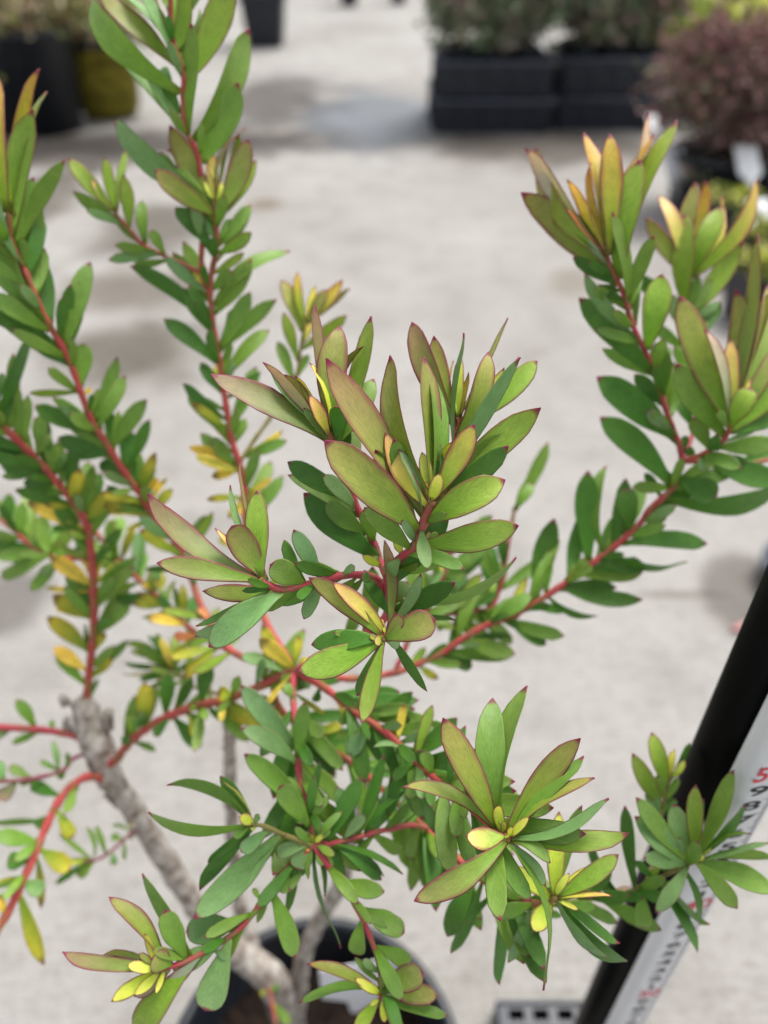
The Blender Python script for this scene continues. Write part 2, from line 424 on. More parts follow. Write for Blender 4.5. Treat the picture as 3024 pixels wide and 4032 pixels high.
# the two crates to the right of the aisle, each standing on an upturned tray
pA = fd(1062, 290); wA = px_size(238, pA)
pB = fd(1320, 283); wB = px_size(230, pB)
for k, (p, wd, what) in enumerate(((pA, wA, 'by the damp patch'), (pB, wB, 'by the purple-brown shrub'))):
    sy = wd * .95; hh = px_size(62, p)
    cpos = Vector((p.x, p.y + sy / 2 + .02, 0))
    c1 = crate('lower black plastic crate of the stack ' + what, cpos, wd, sy, hh, 0, None)
    c2 = crate('upper black crate full of potted shrubs in the stack ' + what, cpos + Vector((0, 0, hh + .011)), wd * .94, sy * .94, hh * 1.05, 0, None)
    rng = random.Random(40 + k); zf = hh + .011 + .010
    for i in range(3):
        for j in range(2):
            lp = cpos + Vector(((i - 1) * wd * .30, (j - .5) * sy * .44, zf))
            rp = wd * .135
            potted('round black nursery pot inside the crate ' + what, lp, rp, hh * 1.25, 'pots in the crate ' + what)
            bush('potted_shrub', 'grey-green small-leaved shrub in the crate ' + what, 'shrub', lp + Vector((0, 0, hh * 1.08)),
                 (wd * .25, wd * .27, wd * .32), wd * (.40 + .10 * rng.random()), 1500, .034, GREY if (i + k) < 3 else GREY[:3] + PURP[:2], 100 + 17 * k + 3 * i + j, 5,
                 'shrubs in the crate ' + what)

# purple-brown shrub in a pot, label tags on its near side
pp = fd(1545, 452); rp = px_size(118, pp)
potted('large black pot holding the purple-brown shrub', pp, rp, .17)
bush('purple_shrub', 'dense purple-brown shrub with dusty pink leaf tips in a black pot', 'shrub', pp + Vector((0, 0, .15)),
     (px_size(140, pp), px_size(130, pp), px_size(92, pp)), px_size(140, pp), 6500, .026, PURP, 211, 7, clumps=70)
yy = fd(1580, 262)
potted('black pot holding the bright yellow-green shrub', yy + Vector((0, .25, 0)), .15, .14)
bush('golden_shrub', 'bright yellow-green shrub standing behind the purple-brown shrub', 'shrub', yy + Vector((0, .25, .12)),
     (.36, .26, .13), .20, 5000, .036, YEL, 223, 6, clumps=34)
y2 = fd(1400, 235)
potted('black pot standing behind the crates', y2 + Vector((0, .35, 0)), .14, .12)
bush('dusky_shrub', 'dull pinkish-brown shrub standing behind the two crates', 'shrub', y2 + Vector((0, .35, .10)),
     (.26, .24, .20), .24, 3000, .028, PURP[:2] + GREY[:2], 229, 6)

# small square pots with yellow-green ground cover and white tags, between the purple shrub and the pole
def square_pot(label, loc, s, h, rz=0, group=None):
    r = empty('square_pot', loc, rz); tag(r, label, 'pot', group)
    bm = bmesh.new(); q = s / 2
    def ring(a, z): return [bm.verts.new((x * a, y * a, z)) for x, y in ((-1, -1), (1, -1), (1, 1), (-1, 1))]
    R = [ring(q * .78, 0), ring(q * .97, h * .86), ring(q * 1.03, h * .86), ring(q * 1.05, h), ring(q * .98, h), ring(q * .76, .006)]
    bm.faces.new(R[0][::-1])
    for a, b in zip(R[:-1], R[1:]):
        for i in range(4): bm.faces.new((a[i], a[(i + 1) % 4], b[(i + 1) % 4], b[i]))
    bm.faces.new(R[-1])
    from_bm('pot_wall', bm, M_BLACKP, r, smooth=False, bevel=.002)
    bm = bmesh.new(); box(bm, -q * .9, q * .9, -q * .9, q * .9, h * .70, h * .84); from_bm('soil', bm, M_SOIL, r, smooth=False)
    return r
spots = [(1482, 470, 1), (1560, 520, 1), (1640, 500, 0), (1598, 600, 1), (1690, 640, 1), (1620, 690, 1), (1720, 760, 0), (1720, 560, 0)]
sq = []
for i, (x, y, fol) in enumerate(spots):
    p = fd(x, y); s = .115
    square_pot('small square black pot in the group between the purple-brown shrub and the pole', p, s, .115, .1 * (i % 3), 'small square pots by the purple-brown shrub')
    if fol:
        bush('ground_cover_plant', 'low yellow-green leafy plant in a small square black pot', 'plant', p + Vector((0, 0, .095)), (.055, .055, .026), .03, 240, .02,
             YEL if i != 0 else GREY, 300 + i, 3, 'yellow-green plants in the small square pots', 9)
    sq.append(p)
def tag_at(x0, y0, x1, y1, p, lab, grp=None):
    """tag whose face spans these view pixels, standing in the pot at p"""
    d = p.y * CP + (CAM_H - .11) * SP
    a = un(((x0 + x1) / 2) / .5486, y1 / .5486, d); hgt = (y1 - y0) / 1662 * d / .98
    plant_tag(lab, a, .1, -.85, (x1 - x0) / 1662 * d, hgt, grp)
tag_at(1444, 312, 1487, 400, sq[0], 'narrow white plant tag leaning in the pot at the edge of the purple-brown shrub')
tag_at(1596, 308, 1648, 384, sq[1], 'wide white plant tag standing upright before the purple-brown shrub')
tag_at(1625, 425, 1675, 500, sq[3], 'white plant tag in the square pot nearest to the black pole')
tag_at(1404, 245, 1424, 290, fd(1440, 420), 'thin white plant tag between the crate and the purple-brown shrub')

# left: two big containers with twiggy plants
pl = fd(58, 300); potted('large black round pot with pale twiggy plants at the aisle', pl + Vector((0, .17, 0)), px_size(112, pl), px_size(196, pl))
hl = px_size(196, pl)
bush('twiggy_shrub', 'pale twiggy shrub with yellow-green leaves in the large round pot', 'shrub', pl + Vector((0, .17, hl * .88)), (.27, .22, .18), .15, 2600, .032, MIX, 401, 9, clumps=40)
pm = fd(222, 266); rm = px_size(70, pm); hm = px_size(152, pm)
mo = empty('mossy_planter', pm + Vector((0, rm, 0))); tag(mo, 'olive-yellow moss-covered round planter beside the large black pot', 'planter')
bm = bmesh.new(); lathe(bm, [(.001, .003), (rm * .72, 0), (rm * .93, hm * .12), (rm, hm * .4), (rm * 1.0, hm * .8), (rm * .97, hm * .90), (rm * .9, hm * .90), (.001, hm * .86)], 40)
from_bm('mossy_wall', bm, M_MOSS, mo)
bm = bmesh.new(); lathe(bm, [(rm * .93, hm * .89), (rm * 1.02, hm * .90), (rm * 1.02, hm * 1.0), (rm * .95, hm * 1.0), (rm * .9, hm * .89)], 40)
from_bm('rim', bm, M_POT, mo)
bush('leafy_shrub', 'loose brownish-green shrub growing in the moss-covered planter', 'shrub', mo.location + Vector((0, 0, hm * .86)), (.20, .17, .16), .14, 1800, .032, MIX, 409, 7, clumps=34)
# coral bloom hanging beside the big pot
bm = bmesh.new(); rng = random.Random(3)
for k in range(9):
    a = k * .7; d = Vector((math.cos(a), math.sin(a), .35)).normalized(); s = d.cross(Vector((0, 0, 1))).normalized()
    v = [bm.verts.new(q) for q in ((0, 0, 0), tuple(d * .016 + s * .009), tuple(d * .03 + Vector((0, 0, .004))), tuple(d * .016 - s * .009))]
    bm.faces.new(v)
fl_ = empty('coral_flower', un(20, 275, px_size(1662, pl) * .97)); tag(fl_, 'coral pink flower at the edge of the large round pot', 'flower')
o = from_bm('petals', bm, M_CORAL, fl_); o.scale = (1.5, 1.5, 1.5)
bm = bmesh.new(); tube(bm, [(0, 0, 0), (-.02, .05, -.02), (-.03, .17, -.03)], [.002, .002, .0025], 6); from_bm('stalk', bm, M_TWIG, fl_)

# far pots along the aisle
def far_pot(x, y, wpx, lab, seed, cols, hpx):
    p = fd(x, y); s = px_size(wpx, p); h = px_size(hpx, p)
    square_pot(lab, p + Vector((0, s / 2, 0)), s, h, 0, None)
    return p + Vector((0, s / 2, h * .84)), s
q, s = far_pot(571, 104, 90, 'tall square black pot alone by the aisle, beyond the moss-covered planter', 1, MIX, 96)
bush('leafy_shrub', 'green shrub in the tall square black pot by the aisle', 'shrub', q, (s * .8, s * .7, s * .7), s * .9, 900, .03, MIX + GREY, 501, 6)
q, s = far_pot(754, 14, 42, 'small square black pot far down the aisle, beside the left one of a pair', 1, MIX, 45)
bush('leafy_shrub', 'small dark shrub in the far pot with brownish leaves', 'shrub', q, (s * .7, s * .7, s * .8), s * .9, 500, .03, PURP, 503, 5)
q, s = far_pot(861, 9, 38, 'small square black pot far down the aisle, nearer to the crates', 1, MIX, 45)
bush('leafy_shrub', 'small green shrub in the far pot nearer to the crates', 'shrub', q, (s * .7, s * .7, s * .8), s * .9, 500, .03, MIX, 505, 5)

# slotted tray on the floor below, and a pot rim and a fallen petal by the pole
tb = fd(1155, 2186); ts = px_size(152, tb)
dy_ = (tb.y - .200) / (ts + .014); print('TRAY', tb, ts, dy_)
tr = empty('slotted_tray', Vector((tb.x, (tb.y + .200) / 2, 0))); tr.scale = (1, dy_, 1); tag(tr, 'black slotted plastic tray lying on the floor beside the big pot', 'tray')
bm = bmesh.new(); q = ts / 2; nb = 3
for k in range(nb + 1):
    c = -q + ts * k / nb; e = .0035
    box(bm, c - e, c + e, -q, q, .012, .028); box(bm, -q, q, c - e, c + e, .0125, .0275)
from_bm('grid', bm, M_CRATE, tr, smooth=False)
bm = bmesh.new()
for (x0, x1, y0, y1) in ((-q - .006, q + .006, -q - .006, -q - .001), (-q - .006, q + .006, q + .001, q + .006), (-q - .006, -q - .001, -q - .001, q + .001), (q + .001, q + .006, -q - .001, q + .001)):
    box(bm, x0, x1, y0, y1, 0, .03)
from_bm('side_rim', bm, M_CRATE, tr, smooth=False, bevel=.0015)
pr = fd(1730, 1262)
potted('low blue-grey pot standing on the dark stain behind the pole', pr, px_size(90, pr), .04, None, 'plant_pot', plain("blue_grey_plastic", (.10, .115, .15), .4, .5, .2, 40))
bm = bmesh.new(); pc = fd(1600, 1357); L = px_size(60, pc)
prof = [(-1, .0), (-.6, .34), (0, .5), (.6, .36), (1, .0), (.6, -.30), (0, -.42), (-.6, -.28)]
a_ = [bm.verts.new((x * L / 2, y * L * .35, .001)) for x, y in prof]; b_ = [bm.verts.new((x * L / 2 * .96, y * L * .33, .0035 + .003 * abs(x))) for x, y in prof]
bm.faces.new(a_[::-1]); bm.faces.new(b_)
for i in range(8): bm.faces.new((a_[i], a_[(i + 1) % 8], b_[(i + 1) % 8], b_[i]))
o = from_bm('fallen_petal', bm, M_PINK, None, pc); o.rotation_euler = (0, 0, .35); tag(o, 'faded pink petal lying on the dark floor stain', 'petal')

# ================================================================== pole and measuring staff
PX, PY, PR = .1375, .181, .0127
RX, RY = .1375, .1605
pole = empty('black_pole', (PX, PY, 0)); tag(pole, 'upright black painted metal pole beside the white measuring staff', 'pole')
bm = bmesh.new(); lathe(bm, [(.001, .004), (PR * .99, .004), (PR, .006), (PR, 1.06), (.001, 1.06)], 40); from_bm('tube', bm, M_POLE, pole)
bm = bmesh.new(); lathe(bm, [(.001, 0), (.010, 0), (.0105, .001), (.0105, .0039), (.001, .0039)], 40); from_bm('foot', bm, M_BLACKP, pole)
bm = bmesh.new(); lathe(bm, [(PR + .0008, 1.03), (PR + .0012, 1.032), (PR + .0012, 1.064), (PR * .8, 1.07), (.001, 1.071)], 40); from_bm('end_cap', bm, M_BLACKP, pole)
staff = empty('measuring_staff', (RX, RY, 0), .16); tag(staff, 'white measuring staff with black centimetre numbers and red tens beside the black pole', 'ruler')
HW, HD, CR = .0096, .0056, .0050
def rrect(k=7):
    out = []
    for cx_, cy_, a0 in ((HW - CR, -HD + CR, -math.pi / 2), (HW - CR, HD - CR, 0), (-HW + CR, HD - CR, math.pi / 2), (-HW + CR, -HD + CR, math.pi)):
        for i in range(k): a = a0 + math.pi / 2 * i / (k - 1); out.append((cx_ + CR * math.cos(a), cy_ + CR * math.sin(a)))
    return out
bm = bmesh.new(); rings = [[bm.verts.new((x * s_, y * s_, z)) for x, y in rrect()] for z, s_ in ((0, .96), (.002, 1), (.92, 1), (.922, .96))]
for A_, B_ in zip(rings[:-1], rings[1:]):
    for i in range(len(A_)): bm.faces.new((A_[i], A_[(i + 1) % len(A_)], B_[(i + 1) % len(A_)], B_[i]))
bm.faces.new(rings[0][::-1]); bm.faces.new(rings[-1]); from_bm('staff_body', bm, M_PVC, staff)
def flat_text(txt, size, z, x, mat_, name, sx=1.0):
    cu = bpy.data.curves.new('t', 'FONT'); cu.body = txt; cu.size = size; cu.align_x = 'CENTER'; cu.align_y = 'CENTER'; cu.resolution_u = 3
    cu.offset = size * .02; cu.fill_mode = 'FRONT'
    o = bpy.data.objects.new('t', cu); C.objects.link(o)
    dg = bpy.context.evaluated_depsgraph_get(); me = bpy.data.meshes.new_from_object(o.evaluated_get(dg))
    bpy.data.objects.remove(o); bpy.data.curves.remove(cu)
    for v in me.vertices: v.co = Vector((v.co.x * sx, -v.co.z * 0 - HD - .00012, v.co.y))
    me.materials.clear()
    return link(name, me, mat_, staff, (x, 0, z))
for cm in range(12, 62):
    if cm % 10 == 0: flat_text(str(cm), .0125, cm * .01 + .0067, -.0014, M_RED, 'red_number', 1.0)
    else: flat_text(str(cm % 10), .0086, cm * .01 + .0062, -.0024, M_INK, 'number', 1.9)
bm = bmesh.new()
for mm in range(100, 640):
    L = .0040 if mm % 10 == 0 else (.0028 if mm % 5 == 0 else .0018); z = mm * .001; hgt = .00012
    bm.faces.new([bm.verts.new(q) for q in ((HW - CR + .0006 - L, -HD - .0001, z - hgt), (HW - CR + .0006, -HD - .0001, z - hgt), (HW - CR + .0006, -HD - .0001, z + hgt), (HW - CR + .0006 - L, -HD - .0001, z + hgt))])
from_bm('tick_marks', bm, M_INK, staff, smooth=False)['kind'] = 'stuff'

# ================================================================== the shrub's own pot
POTC = un(1235, 4227, .496); POTZ = POTC.z; POTR = .0955
pot = potted('black round nursery pot holding the conebush, with dark soil', (POTC.x, POTC.y, 0), POTR, POTZ, sl=.70)
SOILZ = POTZ * .70
plant_tag('white plant label lying against the inner wall of the conebush pot', (POTC.x + .030, POTC.y + .058, SOILZ + .012), .15, -.35, .060, .030)
# ================================================================== the conebush
# shoots: tile-view points and depth along the view axis; first point joins its parent
SHOOTS = {
 # name: (parent-colour style, r0 mm, r1 mm, points)
 'S11': ('red', 3.2, 2.4, [('6',690,1640,.405),('6',760,1600,.40),('6',800,1540,.395),('6',880,1460,.388),('6',1000,1370,.38),('6',1200,1280,.365),('6',1400,1230,.35),('6',1560,1180,.34),('7',0,1140,.332),('7',160,1060,.328),('7',260,1020,.325)]),
 'S4': ('red', 3.1, 2.0, [('6',570,1300,.402),('6',565,1180,.40),('6',590,930,.395),('6',610,700,.388),('6',605,500,.38),('6',590,250,.372),('6',560,80,.365),('2',470,1590,.36),('2',330,1420,.35),('2',150,1230,.34),('2',0,1080,.33),('2',-140,900,.322),('2',-200,700,.316)]),
 'S3': ('red', 2.3, 1.7, [('7',230,1030,.33),('6',1500,900,.345),('6',1300,600,.358),('6',1190,270,.365),('6',1000,30,.365),('2',920,1560,.36),('2',800,1390,.352),('2',700,1230,.345),('2',590,1060,.338),('2',530,900,.332),('2',450,680,.325),('2',350,500,.318),('2',260,340,.312),('2',170,120,.307),('1',90,1620,.303),('1',60,1500,.30),('1',55,1380,.297)]),
 'S5': ('red', 2.0, 1.4, [('6',1500,900,.345),('6',1250,770,.365),('6',1100,620,.378),('6',930,470,.388),('6',760,300,.396),('6',640,150,.402),('6',540,20,.405),('2',450,1360,.408)]),
 'S6': ('red', 1.9, 1.3, [('6',595,300,.376),('6',450,300,.385),('6',320,290,.39),('6',200,220,.392),('6',90,120,.392),('6',-40,20,.392)]),
 'S24': ('green', 1.2, .8, [('6',1500,1195,.345),('6',1250,1130,.38),('6',1110,1010,.40),('6',1040,900,.41)]),
 'S1': ('red', 2.3, 1.5, [('7',250,1020,.326),('7',60,700,.34),('7',-60,300,.35),('2',1590,1640,.352),('2',1575,1420,.35),('2',1510,1220,.347),('2',1470,1000,.343),('2',1430,740,.338),('2',1400,560,.334),('2',1365,300,.33),('2',1370,120,.327),('1',1405,1600,.322),('1',1400,1400,.317),('1',1395,1310,.315)]),
 'S2': ('red', 1.7, 1.2, [('2',1360,260,.33),('2',1320,150,.328),('2',1305,40,.325),('1',1312,1500,.322),('1',1310,1250,.318),('1',1280,1000,.312),('1',1200,830,.307),('1',1185,620,.303),('1',1190,500,.30),('1',1130,300,.296),('1',1112,200,.293),('1',1105,0,.288),('1',1100,-160,.284)]),
 'S21': ('red', 1.5, 1.1, [('2',1310,110,.327),('2',1150,40,.33),('1',1050,1650,.332),('1',930,1590,.333),('1',830,1480,.332),('1',735,1365,.33)]),
 'S23': ('green', 1.5, 1.1, [('2',1560,1330,.349),('3',-10,1190,.35),('3',70,1080,.35),('3',190,900,.35),('3',260,780,.348),('3',290,600,.345),('3',320,430,.34)]),
 'S7': ('pink', 2.6, 2.4, [('6',560,1480,.402),('6',440,1440,.40),('6',300,1415,.395),('6',100,1400,.385),('6',-120,1390,.375)]),
 'S8': ('purple', 1.6, 1.3, [('6',580,1560,.403),('6',470,1600,.395),('8',420,5,.385),('8',300,50,.38),('8',130,80,.372),('8',-60,90,.365)]),
 'S9': ('red', 3.0, 2.6, [('8',690,80,.408),('8',620,60,.40),('8',540,65,.392),('8',440,140,.384),('8',360,250,.377),('8',290,400,.37),('8',220,570,.362),('8',130,770,.354),('8',60,920,.348),('8',-60,1120,.342)]),
 'S10': ('purple', 1.3, .9, [('8',900,380,.424),('8',830,440,.41),('8',730,530,.40),('8',640,590,.395),('8',540,610,.39)]),
 'D': ('pink', 1.8, 1.4, [('7',870,640,.252),('7',800,450,.246),('7',690,410,.240),('7',560,412,.236),('7',430,440,.232),('7',310,478,.228),('7',160,500,.225),('7',50,455,.222),('7',20,430,.221)]),
 'A': ('pink', 2.3, 1.6, [('7',250,1030,.326),('7',430,950,.31),('7',640,830,.29),('7',800,720,.268),('7',868,620,.252),('7',862,420,.242),('7',950,285,.234),('7',1030,235,.230),('7',1075,90,.226),('7',1120,-20,.222),('3',1150,1590,.2195)]),
 'E': ('pink', 1.7, 1.3, [('7',868,620,.252),('7',880,700,.242),('7',850,790,.23),('7',825,830,.2235)]),
 'B': ('pink', 1.9, 1.3, [('7',850,420,.246),('7',800,300,.252),('7',760,200,.252),('7',700,60,.25),('3',640,1590,.248),('3',580,1400,.246),('3',520,1250,.242),('3',470,1140,.238)]),
 'Cc': ('pink', 1.5, 1.2, [('7',1065,130,.229),('7',1130,20,.233),('3',1200,1550,.238),('3',1260,1350,.242),('3',1300,1150,.243),('3',1305,1040,.243)]),
 'S12': ('red', 2.3, 1.6, [('7',250,1030,.325),('7',430,1130,.315),('7',560,1230,.308),('7',680,1320,.302),('7',800,1400,.295),('7',900,1480,.289),('7',1000,1580,.283),('A',300,870,.272),('A',400,960,.262),('A',500,1030,.255),('A',620,1140,.243),('A',740,1240,.232),('A',810,1300,.225)]),
 'S13': ('salmon', 2.2, 1.6, [('7',220,1040,.328),('7',120,1150,.335),('7',160,1280,.338),('7',250,1350,.337),('7',400,1470,.335),('7',520,1560,.333),('7',640,1640,.33),('9',720,50,.328),('9',810,130,.325),('9',1000,300,.316),('9',1110,400,.31),('9',1230,510,.303),('9',1330,610,.297),('9',1520,760,.285),('C',40,850,.272),('C',180,880,.262),('C',285,840,.251)]),
 'S14': ('pink', 1.9, 1.5, [('7',245,1040,.325),('7',240,1210,.315),('7',262,1400,.302),('7',270,1600,.292),('9',290,100,.287),('9',325,220,.282),('9',352,370,.276),('9',370,500,.271)]),
 'K': ('pink', 1.7, 1.2, [('9',370,500,.271),('9',260,600,.271),('9',130,730,.270),('9',0,920,.268),('8',1560,1030,.266),('8',1430,1130,.263),('8',1250,1230,.259),('8',1100,1290,.256),('8',1020,1310,.254)]),
 'L': ('pink', 1.7, 1.2, [('9',370,500,.271),('9',450,610,.271),('9',540,740,.271),('9',640,880,.27),('9',720,1050,.269),('9',790,1240,.267),('9',815,1400,.265),('9',810,1510,.262)]),
 'J2': ('green', 1.3, 1.0, [('9',370,500,.271),('9',200,440,.268),('9',60,380,.265),('8',1620,360,.262)]),
 'Jr': ('pink', 1.6, 1.3, [('9',370,500,.271),('9',520,485,.274),('9',650,450,.278),('9',820,405,.284),('9',1010,370,.292),('9',1110,400,.309)]),
 'S15': ('red', 2.2, 1.9, [('7',260,1020,.326),('7',600,1080,.338),('7',900,1040,.345),('7',1080,970,.348),('7',1200,920,.348),('7',1340,820,.346),('7',1480,740,.345),('B',0,670,.342),('B',150,590,.34),('B',330,470,.338),('B',480,360,.336),('B',620,260,.334),('B',740,160,.332),('B',850,50,.33),('5',900,1470,.328),('5',1030,1350,.326),('5',1070,1250,.325),('5',1100,1165,.324)]),
 'S16': ('pink', 1.8, 1.3, [('5',1100,1165,.324),('5',1085,1060,.323),('5',1040,950,.321),('5',1000,840,.319),('5',965,720,.317),('5',920,590,.314),('5',860,450,.311),('5',815,360,.308),('5',760,220,.305),('4',740,1290,.302),('4',690,1170,.299),('4',640,1080,.296),('4',615,980,.294)]),
 'S17': ('salmon', 1.6, 1.2, [('5',1100,1165,.324),('5',1210,1130,.318),('5',1310,1080,.312),('5',1390,1000,.306),('5',1410,900,.302)]),
 'S18': ('pink', 1.5, 1.2, [('5',1100,1165,.324),('5',1180,950,.335),('5',1190,750,.34),('5',1150,520,.343),('4',1130,1500,.345),('4',1115,1350,.345),('4',1130,1200,.344),('4',1150,1120,.343)]),
 'S19': ('salmon', 1.7, 1.4, [('5',1100,1165,.324),('5',1280,1165,.326),('5',1450,1185,.328),('5',1700,1150,.33)]),
 'S20': ('pink', 1.7, 1.2, [('7',900,1040,.345),('7',980,850,.345),('7',1060,690,.345),('7',1170,530,.345),('7',1235,340,.344),('7',1260,200,.343)]),
 'S20b': ('pink', 1.6, 1.2, [('7',1060,690,.345),('7',1200,668,.35),('7',1390,638,.355),('7',1560,560,.36),('5',20,1450,.362)]),
 'H': ('green', 1.4, 1.0, [('9',1520,760,.285),('C',60,900,.295),('C',300,880,.297),('C',500,850,.296),('C',690,828,.293),('C',850,760,.289),('C',1000,690,.284),('C',1130,630,.279),('C',1195,600,.276)]),
 'I': ('green', 1.3, .9, [('C',870,745,.288),('C',930,560,.298),('C',960,350,.304),('C',1000,160,.305),('C',1025,50,.303)]),
 'KN': ('salmon', 1.6, 1.3, [('9',55,1310,.482),('9',80,1420,.475),('9',105,1520,.468),('9',130,1680,.462)]),
}
STEMCOL = {'red': (196, 76, 72), 'pink': (198, 72, 86), 'purple': (150, 62, 88), 'salmon': (202, 88, 78), 'green': (150, 140, 74)}

